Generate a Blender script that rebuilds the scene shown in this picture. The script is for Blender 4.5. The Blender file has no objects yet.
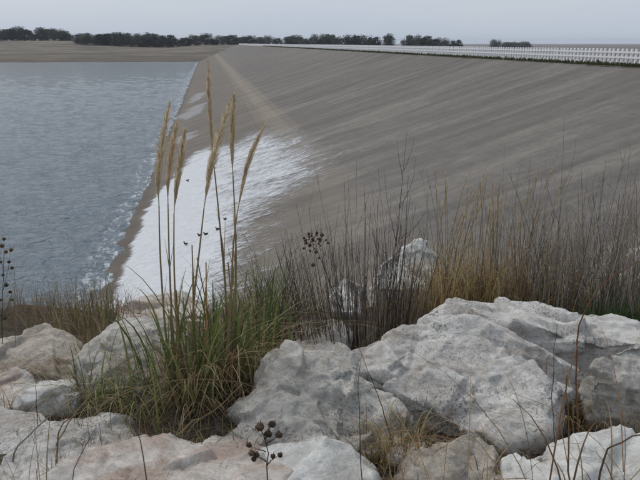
import bpy, bmesh, math, random
import numpy as np
from mathutils import Vector, noise as mnoise

random.seed(7); rng = np.random.default_rng(7)
S = bpy.context.scene
COL = S.collection
R = math.radians

# ------------------------------------------------------------------ camera
FPX, VPU, VPV = 700.0, 206.0, 43.0            # focal length in photo pixels, vanishing point of the dam axis
PITCH = math.atan((240 - VPV) / FPX)
YAW = math.atan((320 - VPU) * math.cos(PITCH) / FPX)     # turned right of the dam axis (+Y)
CAM = Vector((0, 0, 1.6))
cd = bpy.data.cameras.new('camera'); cam = bpy.data.objects.new('camera', cd); COL.objects.link(cam)
cam.location = CAM
cam.rotation_euler = (math.pi / 2 - PITCH, 0, -YAW)
cd.sensor_width = 36; cd.lens = 36 * FPX / 640
cd.clip_start = 0.05; cd.clip_end = 20000
cd.dof.use_dof = True; cd.dof.focus_distance = 5.0; cd.dof.aperture_fstop = 16
S.camera = cam

# ------------------------------------------------------------------ sky and light (even overcast)
W = bpy.data.worlds.new('World'); S.world = W; W.use_nodes = True
nt = W.node_tree; nt.nodes.clear()
sky = nt.nodes.new('ShaderNodeTexSky'); sky.sky_type = 'NISHITA'; sky.sun_disc = False
SUN_EL, SUN_AZ = R(52), R(-35)
sky.sun_elevation = SUN_EL; sky.sun_rotation = SUN_AZ; sky.air_density = 1.5; sky.dust_density = 3
hs = nt.nodes.new('ShaderNodeHueSaturation'); hs.inputs['Saturation'].default_value = 0.45
nt.links.new(sky.outputs[0], hs.inputs['Color'])
mx = nt.nodes.new('ShaderNodeMix'); mx.data_type = 'RGBA'; mx.inputs[0].default_value = 0.88
nt.links.new(hs.outputs[0], mx.inputs[6]); wc = nt.nodes.new('ShaderNodeTexCoord'); wm = nt.nodes.new('ShaderNodeMapping'); wm.inputs['Scale'].default_value = (1.2, 1.2, 9)
wn = nt.nodes.new('ShaderNodeTexNoise'); wn.inputs['Scale'].default_value = 1.6; wn.inputs['Detail'].default_value = 4
nt.links.new(wc.outputs['Generated'], wm.inputs['Vector']); nt.links.new(wm.outputs[0], wn.inputs['Vector'])
wr = nt.nodes.new('ShaderNodeValToRGB'); wr.color_ramp.elements[0].position = .3; wr.color_ramp.elements[1].position = .7
wr.color_ramp.elements[0].color = (.885, .94, 1, 1); wr.color_ramp.elements[1].color = (1, 1, 1, 1)
wv = nt.nodes.new('ShaderNodeMix'); wv.data_type = 'RGBA'; wv.blend_type = 'MULTIPLY'; wv.inputs[0].default_value = 1; wv.inputs[7].default_value = (5.15, 5.62, 6.3, 1)   # cloud layer
nt.links.new(wn.outputs['Fac'], wr.inputs[0]); nt.links.new(wr.outputs[0], wv.inputs[6]); nt.links.new(wv.outputs[2], mx.inputs[7])
bg = nt.nodes.new('ShaderNodeBackground'); bg.inputs['Strength'].default_value = 0.1
wo = nt.nodes.new('ShaderNodeOutputWorld')
nt.links.new(mx.outputs[2], bg.inputs['Color']); nt.links.new(bg.outputs[0], wo.inputs['Surface'])

sl = bpy.data.lights.new('sun', 'SUN'); sl.energy = 1.5; sl.angle = R(24); sl.color = (1, 0.93, 0.84)
so = bpy.data.objects.new('sun', sl); COL.objects.link(so)
so.rotation_euler = (math.pi / 2 - SUN_EL, 0, math.pi - SUN_AZ)
so.location = (0, 0, 60)
S.view_settings.view_transform = 'Standard'; S.view_settings.look = 'None'
S.view_settings.exposure = 0.2; S.view_settings.gamma = 1.0; S.view_settings.use_curve_mapping = False
S.cycles.use_denoising = True
S.cycles.max_bounces = 6; S.cycles.transparent_max_bounces = 8

# ------------------------------------------------------------------ helpers
FWD = Vector((math.sin(YAW), math.cos(YAW), 0)); RGT = Vector((math.cos(YAW), -math.sin(YAW), 0))
def ray(u, v):
    x = (u - 320) / FPX; y = (240 - v) / FPX
    c, s = math.cos(PITCH), math.sin(PITCH)
    return RGT * x + FWD * (c + y * s) + Vector((0, 0, -s + y * c))
def P(u, v, F):
    d = ray(u, v); return CAM + d * (F / d.dot(FWD))

WATER_Z, CREST_X, SHORE_X = -10.4, 28.0, -5.65
SLOPE = (CREST_X - SHORE_X) / (-WATER_Z)        # run per rise

def vnoise(p, seed=0):
    """gradient-free smooth value noise, p (n,3) -> (-1,1)"""
    p = np.asarray(p, float); i = np.floor(p).astype(np.int64); f = p - i; f = f * f * f * (f * (f * 6 - 15) + 10)
    def h(a):
        n = (a[:, 0] * 374761393 + a[:, 1] * 668265263 + a[:, 2] * 2147483647 + seed * 974711) & 0xffffffff
        n = ((n ^ (n >> 13)) * 1274126177) & 0xffffffff; n = n ^ (n >> 16)
        n = (n * 2246822519) & 0xffffffff; n = n ^ (n >> 15)
        return n / 2147483647.5 - 1
    r = 0
    for dx in (0, 1):
        for dy in (0, 1):
            for dz in (0, 1):
                w = (f[:, 0] if dx else 1 - f[:, 0]) * (f[:, 1] if dy else 1 - f[:, 1]) * (f[:, 2] if dz else 1 - f[:, 2])
                r = r + w * h(i + np.array([dx, dy, dz]))
    return r
ROTM = np.array([[0.36, 0.48, -0.8], [-0.8, 0.6, 0], [0.48, 0.64, 0.6]])
def fbm(p, octv=4, seed=0, gain=0.5):
    p = np.asarray(p, float); a, r = 1.0, 0
    for k in range(octv):
        r = r + a * vnoise(p, seed + k); p = (p @ ROTM.T) * 2.03; a *= gain
    return r

def sstep(a, b, x):
    t = np.clip((np.asarray(x, float) - a) / (b - a), 0, 1); return t * t * (3 - 2 * t)

def terrain(X, Y):
    """ground height anywhere; arrays in, array out"""
    X = np.asarray(X, float); Y = np.asarray(Y, float)
    F = X * FWD.x + Y * FWD.y
    # the rocky abutment the camera stands on
    ab = np.where(F < 6, -0.12 * np.maximum(F, -2), -0.72 - 0.45 * (F - 6))
    ab = np.maximum(ab, -14)
    # far bank
    bank = np.interp(Y, [470, 484, 490, 500, 525, 600, 660, 720, 860, 1100, 2500], [-14, -11.6, -10.4, -9.3, -8.3, -4.4, -1.6, -0.9, -0.4, -0.8, -2])
    hill = 5.6 * sstep(-40, -135, X) * sstep(640, 850, Y) * (1 - sstep(900, 1500, Y))
    dip = -2.0 * sstep(10, -40, X) * sstep(560, 700, Y) * (1 - sstep(700, 1000, Y))
    far = bank + hill + dip
    far = far + np.where(Y > 495, 0.5 * np.sin(X * 0.031 + 1.3) * np.sin(Y * 0.043 + X * .01), 0)
    # downstream plain
    plain = -9.0 + 0.6 * np.sin(X * 0.004) * np.sin(Y * 0.003 + 1)
    t = sstep(36, 62, X)
    far = far * (1 - sstep(40, 130, X)) + plain * sstep(40, 130, X)
    lake = np.where(Y > 440, far, -14.0)
    down = np.where(Y > 600, far, plain)
    base = lake * (1 - t) + down * t
    left = sstep(-300, -420, X)
    base = np.where(X < -300, base * (1 - left) + np.maximum(base, -6) * left, base)
    z = np.maximum(ab, base)
    return z
def gz(x, y): return float(terrain([x], [y])[0])
def ground_at(u, v, fmin=1.5, fmax=6.5):
    """first ground point along a pixel's ray"""
    d = ray(u, v); F = fmin
    while F < fmax:
        p = CAM + d * (F / d.dot(FWD))
        if p.z <= gz(p.x, p.y): return p
        F += 0.02
    p = CAM + d * (fmax / d.dot(FWD)); p.z = gz(p.x, p.y); return p

def tag(o, label=None, cat=None, group=None, kind=None):
    if label: o['label'] = label
    if cat: o['category'] = cat
    if group: o['group'] = group
    if kind: o['kind'] = kind
    return o
def mesh_obj(name, verts, faces, m, parent=None, smooth=False, cols=None):
    me = bpy.data.meshes.new(name)
    verts = np.asarray(verts, float)
    if isinstance(faces, np.ndarray):
        nv, nf, k = len(verts), len(faces), faces.shape[1]
        me.vertices.add(nv); me.vertices.foreach_set('co', verts.ravel())
        me.loops.add(nf * k); me.polygons.add(nf)
        me.loops.foreach_set('vertex_index', faces.astype(np.int32).ravel())
        me.polygons.foreach_set('loop_start', np.arange(0, nf * k, k, dtype=np.int32))
        me.update(calc_edges=True)
    else:
        me.from_pydata(verts.tolist(), [], faces)
    if cols is not None:
        ca = me.color_attributes.new('Col', 'FLOAT_COLOR', 'POINT')
        c = np.ones((len(verts), 4)); c[:, :3] = np.asarray(cols)[:, :3]
        ca.data.foreach_set('color', c.ravel())
    if smooth: me.polygons.foreach_set('use_smooth', np.ones(len(me.polygons), dtype=bool))
    me.update()
    o = bpy.data.objects.new(name, me); COL.objects.link(o)
    if m: me.materials.append(m)
    if parent: o.parent = parent; o.matrix_parent_inverse.identity()
    return o
def empty(name, loc):
    o = bpy.data.objects.new(name, None); COL.objects.link(o); o.location = loc; o.empty_display_size = 0.1; return o

# ------------------------------------------------------------------ materials
class NT:
    def __init__(s, name):
        s.m = bpy.data.materials.new(name); s.m.use_nodes = True; s.t = s.m.node_tree
        s.b = s.t.nodes['Principled BSDF']; s.n = s.t.nodes
        s.b.inputs['Specular IOR Level'].default_value = 0.25
    def add(s, ty, **kw):
        n = s.n.new(ty)
        for k, v in kw.items(): setattr(n, k, v)
        return n
    def lk(s, a, b): s.t.links.new(a, b)
    def coord(s, scale=(1, 1, 1), rot=(0, 0, 0), kind='Object', loc=(0, 0, 0)):
        tc = s.add('ShaderNodeTexCoord'); mp = s.add('ShaderNodeMapping')
        mp.inputs['Scale'].default_value = scale; mp.inputs['Rotation'].default_value = rot; mp.inputs['Location'].default_value = loc
        s.lk(tc.outputs[kind], mp.inputs['Vector']); return mp.outputs['Vector']
    def geo(s, scale=(1, 1, 1), loc=(0, 0, 0)):
        g = s.add('ShaderNodeNewGeometry'); mp = s.add('ShaderNodeMapping'); mp.inputs['Scale'].default_value = scale
        mp.inputs['Location'].default_value = loc
        s.lk(g.outputs['Position'], mp.inputs['Vector']); return mp.outputs['Vector']
    def noise(s, vec, scale, detail=4, rough=0.55, dist=0):
        n = s.add('ShaderNodeTexNoise'); n.inputs['Scale'].default_value = scale; n.inputs['Detail'].default_value = detail
        n.inputs['Roughness'].default_value = rough; n.inputs['Distortion'].default_value = dist
        s.lk(vec, n.inputs['Vector']); return n.outputs['Fac']
    def ramp(s, fac, stops):
        r = s.add('ShaderNodeValToRGB'); el = r.color_ramp.elements
        while len(el) < len(stops): el.new(0.5)
        for e, (p, c) in zip(el, stops): e.position = p; e.color = (*c, 1) if len(c) == 3 else c
        s.lk(fac, r.inputs[0]); return r.outputs['Color']
    def val(s, fac, a, b): return s.ramp(fac, [(a, (0, 0, 0)), (b, (1, 1, 1))])
    def mix(s, fac, a, b, mode='MIX'):
        n = s.add('ShaderNodeMix', data_type='RGBA', blend_type=mode)
        for i, x in ((0, fac), (6, a), (7, b)):
            if hasattr(x, 'is_output'): s.lk(x, n.inputs[i])
            elif i == 0: n.inputs[0].default_value = x
            else: n.inputs[i].default_value = (*x, 1)
        return n.outputs[2]
    def math(s, op, a, b=None):
        n = s.add('ShaderNodeMath', operation=op)
        for i, x in ((0, a), (1, b)):
            if x is None: continue
            if hasattr(x, 'is_output'): s.lk(x, n.inputs[i])
            else: n.inputs[i].default_value = x
        return n.outputs[0]
    def bump(s, h, strength=0.5, dist=0.02, prev=None):
        b = s.add('ShaderNodeBump'); b.inputs['Strength'].default_value = strength; b.inputs['Distance'].default_value = dist
        s.lk(h, b.inputs['Height'])
        if prev is not None: s.lk(prev, b.inputs['Normal'])
        return b.outputs['Normal']
    def done(s, col=None, rough=None, nor=None):
        if col is not None:
            if hasattr(col, 'is_output'): s.lk(col, s.b.inputs['Base Color'])
            else: s.b.inputs['Base Color'].default_value = (*col, 1)
        if rough is not None:
            if hasattr(rough, 'is_output'): s.lk(rough, s.b.inputs['Roughness'])
            else: s.b.inputs['Roughness'].default_value = rough
        if nor is not None: s.lk(nor, s.b.inputs['Normal'])
        return s.m

def mat_rock(name, base=(.60, .575, .535), stain=(.29, .225, .165), dark=(.10, .097, .092), stain_amt=.5, speck=.5, seed=0, grain_rot=(0.5, 0.3, 0.4)):
    n = NT(name); c = n.coord(loc=(seed * 3.7, seed * 1.3, seed * 2.1))
    big = n.noise(c, 2.4, 6, .62, .8); mid = n.noise(c, 11, 7, .7, .6); fine = n.noise(c, 70, 6, .75); grit = n.noise(c, 190, 4, .7)
    cs = n.coord(scale=(2.5, 2.5, 15), rot=grain_rot, loc=(seed, seed * 2, 0)); strat = n.noise(cs, 1.8, 7, .68, .7)
    col = n.mix(n.val(mid, .38, .62), tuple(x * .80 for x in base), tuple(min(.78, x * 1.2) for x in base))
    col = n.mix(n.math('MULTIPLY', n.val(big, .47, .62), stain_amt), col, stain)
    col = n.mix(n.math('MULTIPLY', n.val(strat, .52, .62), .40), col, tuple(x * .58 for x in base))
    sp = n.math('MULTIPLY', n.val(n.noise(c, 60, 5, .65, .3), .55, .59), n.val(n.noise(c, 2.7, 5, .6), .40, .60))
    col = n.mix(n.math('MULTIPLY', sp, speck), col, dark)
    sp2 = n.math('MULTIPLY', n.val(n.noise(c, 17, 6, .75, 1.2), .55, .62), n.val(n.noise(c, 1.7, 4, .6), .45, .6))
    col = n.mix(n.math('MULTIPLY', sp2, speck * .8), col, tuple(x * .38 for x in base))
    col = n.mix(n.math('MULTIPLY', n.val(fine, .52, .68), .5), col, (.70, .69, .67))
    col = n.mix(n.math('MULTIPLY', n.val(grit, .54, .66), .25), col, tuple(x * .5 for x in base))
    pit = n.val(n.noise(c, 30, 6, .7, .3), .40, .52)
    nb = n.bump(grit, .5, .006); nb = n.bump(fine, .7, .014, nb); nb = n.bump(pit, .3, .008, nb); nb = n.bump(mid, .45, .03, nb); nb = n.bump(strat, .6, .035, nb)
    return n.done(col, .92, nb)
M_rock = [mat_rock('pale_limestone', seed=1),
          mat_rock('pinkish_limestone', base=(.62, .57, .52), stain=(.40, .275, .215), stain_amt=.75, speck=.25, seed=2),
          mat_rock('grey_limestone', base=(.53, .505, .46), stain=(.24, .20, .15), stain_amt=.6, speck=.75, seed=3),
          mat_rock('tan_limestone', base=(.47, .42, .355), stain=(.27, .195, .13), stain_amt=.8, speck=.4, seed=4),
          mat_rock('lichened_limestone', base=(.63, .61, .58), stain=(.27, .205, .16), stain_amt=.55, speck=.85, seed=5),
          mat_rock('white_limestone', base=(.67, .65, .62), stain=(.37, .32, .265), stain_amt=.4, speck=.2, seed=6)]

def mat_plant(name, rough=.7, trans=.0):
    n = NT(name); a = n.add('ShaderNodeAttribute', attribute_name='Col')
    c = n.geo(); nz = n.noise(c, 30, 3)
    col = n.mix(n.val(nz, .3, .7), n.mix(.3, a.outputs['Color'], (.02, .016, .01)), a.outputs['Color'])
    if trans:
        tr = n.add('ShaderNodeBsdfTranslucent'); n.lk(col, tr.inputs['Color']); ms = n.add('ShaderNodeMixShader'); ms.inputs[0].default_value = trans
        n.lk(n.b.outputs[0], ms.inputs[1]); n.lk(tr.outputs[0], ms.inputs[2]); n.lk(ms.outputs[0], n.n['Material Output'].inputs['Surface'])
    return n.done(col, rough)
M_plant = mat_plant('plant_tissue', .7, .35)

def mat_soil():
    n = NT('abutment_soil'); c = n.geo()
    a = n.noise(c, 1.2, 5); b = n.noise(c, 14, 6, .7); f = n.noise(c, 90, 4, .7)
    col = n.mix(n.val(a, .35, .65), (.034, .027, .020), (.075, .060, .044))
    col = n.mix(n.math('MULTIPLY', n.val(b, .52, .64), .6), col, (.15, .125, .09)); col = n.mix(n.math('MULTIPLY', n.val(f, .55, .65), .6), col, (.21, .17, .115))
    # far land: dry pasture, dark scrub along the shore, ploughed brown plain
    g = n.add('ShaderNodeNewGeometry'); sx = n.add('ShaderNodeSeparateXYZ'); n.lk(g.outputs['Position'], sx.inputs[0])
    cf = n.geo(scale=(.016, .045, .05)); nf = n.noise(cf, 1, 6, .7); nf2 = n.noise(n.geo(scale=(.05, .16, .1)), 1, 5, .65)
    past = n.ramp(nf, [(.36, (.075, .066, .058)), (.46, (.115, .099, .080)), (.55, (.20, .168, .122)), (.63, (.10, .087, .072))])
    past = n.mix(n.math('MULTIPLY', n.val(nf2, .50, .58), .75), past, (.07, .066, .054))
    ysh = n.add('ShaderNodeMapRange'); n.lk(sx.outputs['Y'], ysh.inputs[0]); ysh.inputs[1].default_value = 505; ysh.inputs[2].default_value = 560
    past = n.mix(ysh.outputs[0], n.mix(n.val(nf2, .4, .6), (.065, .055, .044), (.125, .102, .078)), past)
    xr = n.add('ShaderNodeMapRange'); n.lk(sx.outputs['X'], xr.inputs[0]); xr.inputs[1].default_value = 60; xr.inputs[2].default_value = 160
    past = n.mix(xr.outputs[0], past, n.mix(nf, (.10, .082, .078), (.145, .12, .108)))
    yr = n.add('ShaderNodeMapRange'); n.lk(sx.outputs['Y'], yr.inputs[0]); yr.inputs[1].default_value = 60; yr.inputs[2].default_value = 120
    col = n.mix(yr.outputs[0], col, past)
    nb = n.bump(f, .6, .01); nb = n.bump(b, .7, .04, nb)
    return n.done(col, .95, nb)
M_soil = mat_soil()

def mat_dam():
    n = NT('soil_cement')
    g = n.add('ShaderNodeNewGeometry'); sx = n.add('ShaderNodeSeparateXYZ'); n.lk(g.outputs['Position'], sx.inputs[0])
    z = sx.outputs['Z']
    down = n.noise(n.geo(scale=(.050, .42, 0.0)), 1, 4, .55, .0)       # run-off streaks down the slope
    down2 = n.noise(n.geo(scale=(.16, 1.5, 0.0), loc=(7, 3, 0)), 1, 5, .66)
    down3 = n.noise(n.geo(scale=(.085, .9, 0.0), loc=(17, 5, 0)), 1, 4, .55)
    along = n.noise(n.geo(scale=(2.6, .012, 0.0)), 1, 4, .6)            # compacted lifts along the dam
    patch = n.noise(n.geo(scale=(.06, .03, 0.0), loc=(3, 9, 0)), 1, 4)
    fine = n.noise(n.geo(scale=(3, 3, 3)), 1, 5, .7); mott = n.noise(n.geo(scale=(0.312, 0.612, 0.000), loc=(1, 2, 0)), 1, 6, .72)
    col = n.ramp(down, [(.36, (0.082, 0.075, 0.070)), (.45, (0.122, 0.112, 0.104)), (.53, (0.157, 0.144, 0.129)), (.62, (0.233, 0.213, 0.186))])
    col = n.mix(n.math('MULTIPLY', n.val(down2, .46, .62), .3), col, (0.087, 0.081, 0.077))
    col = n.mix(n.math('MULTIPLY', n.val(down3, .52, .66), .45), col, (0.257, 0.234, 0.201))
    col = n.mix(n.math('MULTIPLY', n.val(patch, .45, .65), .35), col, (0.208, 0.188, 0.161))
    col = n.mix(n.math('MULTIPLY', n.val(along, .52, .70), .28), col, (0.223, 0.200, 0.171))
    col = n.mix(n.math('MULTIPLY', n.val(mott, .44, .56), .6), col, n.mix(.5, col, (0.080, 0.074, 0.071)))
    vo = n.add('ShaderNodeTexVoronoi', feature='F1'); vo.inputs['Scale'].default_value = 1; vo.inputs['Randomness'].default_value = 1
    n.lk(n.geo(scale=(.11, .42, 0.0)), vo.inputs['Vector']); vs = n.add('ShaderNodeSeparateColor'); n.lk(vo.outputs['Color'], vs.inputs[0])
    col = n.mix(n.math('MULTIPLY', n.val(vs.outputs[0], .55, .95), .5), col, (.105, .098, .092))
    col = n.mix(n.math('MULTIPLY', n.val(vs.outputs[1], .75, .95), .3), col, (.27, .25, .215))
    col = n.mix(.28, col, (.165, .154, .142))
    blot = n.noise(n.geo(scale=(1.3, 1.8, 0.0), loc=(5, 1, 0)), 1, 7, .78)
    col = n.mix(n.math('MULTIPLY', n.val(blot, .46, .60), .35), col, (.085, .080, .076))
    # lower, browner lifts; a pale berm lift; the wet band at the waterline
    lo = n.add('ShaderNodeMapRange'); n.lk(z, lo.inputs[0]); lo.inputs[1].default_value = -6.2; lo.inputs[2].default_value = -7.0
    col = n.mix(n.math('MULTIPLY', lo.outputs[0], .40), col, n.mix(down, (0.129, 0.106, 0.082), (0.184, 0.153, 0.122)))
    zw = n.math('ADD', z, n.math('MULTIPLY', n.math('SUBTRACT', along, .5), .9))
    bfade = n.add('ShaderNodeMapRange'); n.lk(sx.outputs['Y'], bfade.inputs[0]); bfade.inputs[1].default_value = 38; bfade.inputs[2].default_value = 85; bfade.inputs[3].default_value = .25
    be = n.math('ABSOLUTE', n.math('ADD', zw, 6.5)); be = n.ramp(be, [(.08, (1, 1, 1)), (.60, (0, 0, 0))])
    be = n.math('MULTIPLY', be, n.val(down, .2, .5))
    col = n.mix(n.math('MULTIPLY', n.math('MULTIPLY', be, bfade.outputs[0]), .8), col, (0.243, 0.210, 0.168))
    wet = n.add('ShaderNodeMapRange'); n.lk(n.math('ADD', z, n.math('MULTIPLY', down2, .25)), wet.inputs[0]); wet.inputs[1].default_value = -9.95; wet.inputs[2].default_value = -10.15
    col = n.mix(n.math('MULTIPLY', wet.outputs[0], .55), col, (0.090, 0.078, 0.066))
    col = n.mix(n.math('MULTIPLY', n.val(fine, .5, .75), .22), col, (0.070, 0.064, 0.060))
    nb = n.bump(fine, .5, .05)
    return n.done(col, .93, nb)
M_dam = mat_dam()

def mat_ice(name, solid):
    n = NT(name); st = n.noise(n.geo(scale=(1.4, 4.5, 1)), 1.3, 6, .72, .3); f = n.noise(n.geo(), 9, 4)
    cv = n.add('ShaderNodeAttribute', attribute_name='Col'); n.b.inputs['Specular IOR Level'].default_value = .4
    big = n.noise(n.geo(scale=(.22, .7, 1)), 1.0, 5, .65)
    al = n.math('ADD', n.math('MULTIPLY', cv.outputs['Fac'], 1.75), n.math('MULTIPLY', n.math('SUBTRACT', st, .5), 2.2))
    al = n.math('ADD', al, n.math('MULTIPLY', n.math('SUBTRACT', big, .5), 1.5))
    mr = n.add('ShaderNodeMapRange'); n.lk(al, mr.inputs[0]); mr.inputs[1].default_value = .25; mr.inputs[2].default_value = 1.15; mr.inputs[4].default_value = solid; mr.interpolation_type = 'SMOOTHSTEP'
    n.lk(mr.outputs[0], n.b.inputs['Alpha'])
    return n.done(n.mix(n.val(st, .35, .65), (.45, .47, .50), (.62, .64, .67)), .55, n.bump(f, .3, .02))
M_ice = mat_ice('frozen_spray', .93); M_frost = mat_ice('thin_frost', .32)

def mat_water():
    n = NT('lake_water')
    g = n.add('ShaderNodeNewGeometry'); sx = n.add('ShaderNodeSeparateXYZ'); n.lk(g.outputs['Position'], sx.inputs[0])
    w1 = n.noise(n.geo(scale=(.50, .62, 1)), 1.0, 3, .55, .35)
    w2 = n.noise(n.geo(scale=(1.5, 1.9, 1), loc=(4, 1, 0)), 1.0, 4, .6, .3)
    w3 = n.noise(n.geo(scale=(5, 6.5, 1)), 1.0, 3, .6)
    h = n.math('ADD', n.math('MULTIPLY', w1, .50), n.math('ADD', n.math('MULTIPLY', w2, .40), n.math('MULTIPLY', w3, .08)))
    nb = n.bump(h, 1.0, 1.05)
    gust = n.noise(n.geo(scale=(.02, .03, 1)), 1, 3)
    col = n.mix(gust, (.082, .113, .140), (.108, .143, .174))
    # foam where the waves break on the dam: distance from the shore line
    fn = n.noise(n.geo(scale=(1.3, .55, 1)), 1.6, 5, .68, .6)
    edge = n.add('ShaderNodeMapRange'); n.lk(sx.outputs['X'], edge.inputs[0]); edge.inputs[1].default_value = SHORE_X - 1.9; edge.inputs[2].default_value = SHORE_X - .2
    thr = n.math('ADD', fn, n.math('MULTIPLY', edge.outputs[0], .115))
    crest = n.add('ShaderNodeMapRange'); n.lk(n.math('ABSOLUTE', n.math('ADD', n.math('ADD', sx.outputs['X'], -SHORE_X + 1.2), n.math('MULTIPLY', w1, .6))), crest.inputs[0])
    crest.inputs[1].default_value = .7; crest.inputs[2].default_value = 0
    thr = n.math('ADD', thr, n.math('MULTIPLY', crest.outputs[0], .10))
    foam = n.math('MULTIPLY', n.val(thr, .62, .80), n.val(edge.outputs[0], .1, .5))
    col = n.mix(foam, col, (.72, .75, .78))
    n.b.inputs['IOR'].default_value = 1.333; n.b.inputs['Specular IOR Level'].default_value = .5
    ro = n.math('ADD', n.math('MULTIPLY', foam, .6), .10)
    return n.done(col, ro, nb)
M_water = mat_water()

def mat_paint():
    n = NT('weathered_white_paint'); a = n.noise(n.geo(), 6, 4)
    return n.done(n.mix(n.val(a, .3, .75), (.74, .74, .75), (.85, .85, .85)), .6)
M_paint = mat_paint()
def mat_gravel():
    n = NT('crest_gravel'); a = n.noise(n.geo(), 3, 6, .7)
    return n.done(n.mix(a, (.16, .15, .135), (.29, .275, .25)), .95, n.bump(a, .5, .03))
M_gravel = mat_gravel()
def mat_leaf(name, a, b):
    n = NT(name); c = n.coord(); f = n.noise(c, 1.2, 3)
    oi = n.add('ShaderNodeObjectInfo')
    col = n.mix(n.val(f, .35, .65), a, b)
    col = n.mix(n.math('MULTIPLY', oi.outputs['Random'], .45), col, tuple(x * 1.35 for x in b))
    return n.done(col, .8)
M_leaf = mat_leaf('evergreen_foliage', (.018, .026, .020), (.038, .048, .034))
M_bushleaf = mat_leaf('shrub_foliage', (.022, .035, .018), (.05, .065, .03))
def mat_bark():
    n = NT('bark'); a = n.noise(n.coord(scale=(4, 4, 1)), 4, 4)
    return n.done(n.mix(a, (.05, .042, .035), (.11, .095, .08)), .95)
M_bark = mat_bark()
def mat_feather():
    n = NT('dark_feathers'); a = n.noise(n.coord(), 20, 3)
    return n.done(n.mix(a, (.018, .017, .017), (.04, .037, .035)), .7)
M_feather = mat_feather()

# ------------------------------------------------------------------ the ground: one sheet from the near rocks to the horizon
def lines(dense_lo, dense_hi, step, lo, hi, g=1.07):
    a = list(np.arange(dense_lo, dense_hi + 1e-6, step)); s = step
    while a[-1] < hi: s *= g; a.append(a[-1] + s)
    s = step; b = []; x = dense_lo
    while x > lo: s *= g; x -= s; b.append(x)
    return np.array(b[::-1] + a)
gx = lines(-4.5, 7.5, .07, -7000, 7000); gy = lines(-1.0, 9.5, .07, -1500, 9000)
extra = np.array([470, 478, 484, 487, 490, 493, 496, 500, 510, 525, 545, 570, 600, 640, 680, 720, 770, 820, 860, 900, 960])
gy = np.unique(np.concatenate([gy, extra]))
XX, YY = np.meshgrid(gx, gy)
ZZ = terrain(XX.ravel(), YY.ravel())
nearw = 1 - sstep(12, 40, np.hypot(XX.ravel(), YY.ravel()))
pp = np.stack([XX.ravel(), YY.ravel(), np.zeros(XX.size)], 1)
ZZ = ZZ + nearw * (.05 * fbm(pp * 1.7, 3, 3) + .018 * fbm(pp * 9, 3, 4) - .03)
ny, nx = XX.shape
idx = np.arange(nx * ny).reshape(ny, nx)
quads = np.stack([idx[:-1, :-1], idx[:-1, 1:], idx[1:, 1:], idx[1:, :-1]], -1).reshape(-1, 4)
tag(mesh_obj('ground', np.stack([XX.ravel(), YY.ravel(), ZZ], 1), quads, M_soil, smooth=True), kind='structure')

# ------------------------------------------------------------------ the lake
wy = [14.0]
while wy[-1] < 492: wy.append(wy[-1] * 1.0095)
wx = [SHORE_X + 1.2]; st = .22
while wx[-1] > -430: wx.append(wx[-1] - st); st *= 1.02
WX, WY = np.meshgrid(np.array(wx), np.array(wy)); q = np.stack([WX.ravel() * .42, WY.ravel() * .55, WX.ravel() * 0], 1)
amp = .13 * (1 - sstep(150, 400, WY.ravel()))
WZ = WATER_Z + amp * fbm(q, 3, 11) + .14 * np.exp(-((WX.ravel() - SHORE_X + 1.9 + .5 * vnoise(q * .7, 5)) / .55) ** 2) * (.5 + .5 * vnoise(q * 1.3, 6)) * (1 - sstep(250, 450, WY.ravel()))
ny, nx = WX.shape; idx = np.arange(nx * ny).reshape(ny, nx)
quads = np.stack([idx[:-1, :-1], idx[1:, :-1], idx[1:, 1:], idx[:-1, 1:]], -1).reshape(-1, 4)
tag(mesh_obj('water', np.stack([WX.ravel(), WY.ravel(), WZ], 1), quads, M_water, smooth=True), kind='structure')

# ------------------------------------------------------------------ the dam
DAM_Y0, DAM_Y1 = 3.0, 668.0
dam = tag(empty('dam', (CREST_X, 40, WATER_Z)), 'long grey soil-cement embankment dam with a sloping stepped face beside the lake', 'dam')
STEP = .15                                      # rise of one compacted lift
def face_z(x): return WATER_Z + (x - SHORE_X) / SLOPE
def face_point(X, Y):
    """worn steps: height of the dam face"""
    s = face_z(X) / STEP; k = np.floor(s); f = s - k
    worn = np.clip((f - .62) / .38, 0, 1); worn = worn * worn * (3 - 2 * worn)
    prof = (k + worn) * STEP
    base = face_z(X)
    return base + (prof - base) * (.2 * (1 - sstep(CREST_X - 2, CREST_X, X)))
yl = [DAM_Y0]
while yl[-1] < DAM_Y1: yl.append(yl[-1] + max(.45, yl[-1] * .006))
yl = np.array(yl)
xl = []
k0 = math.floor((WATER_Z - 1.6) / STEP)
for k in range(k0, 0):
    for f in (0, .62, .81, .995):
        xl.append(SHORE_X + ((k + f) * STEP - WATER_Z) * SLOPE)
xl = np.array([x for x in xl if x <= CREST_X - .05] + [CREST_X])
DX, DY = np.meshgrid(xl, yl); q = np.stack([DX.ravel(), DY.ravel(), 0 * DX.ravel()], 1)
wob = .04 * fbm(q * np.array([.35, .55, 1]), 3, 21)
DZ = face_point(DX.ravel() + wob * 2.2, DY.ravel()) + .02 * fbm(q * np.array([.8, .8, 1]), 3, 25) * (1 - sstep(CREST_X - 2, CREST_X, DX.ravel()))
ny, nx = DX.shape; idx = np.arange(nx * ny).reshape(ny, nx)
quads = np.stack([idx[:-1, :-1], idx[:-1, 1:], idx[1:, 1:], idx[1:, :-1]], -1).reshape(-1, 4)
off = np.array(dam.location)
mesh_obj('upstream_face', np.stack([DX.ravel(), DY.ravel(), DZ], 1) - off, quads, M_dam, dam, smooth=False)
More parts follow.
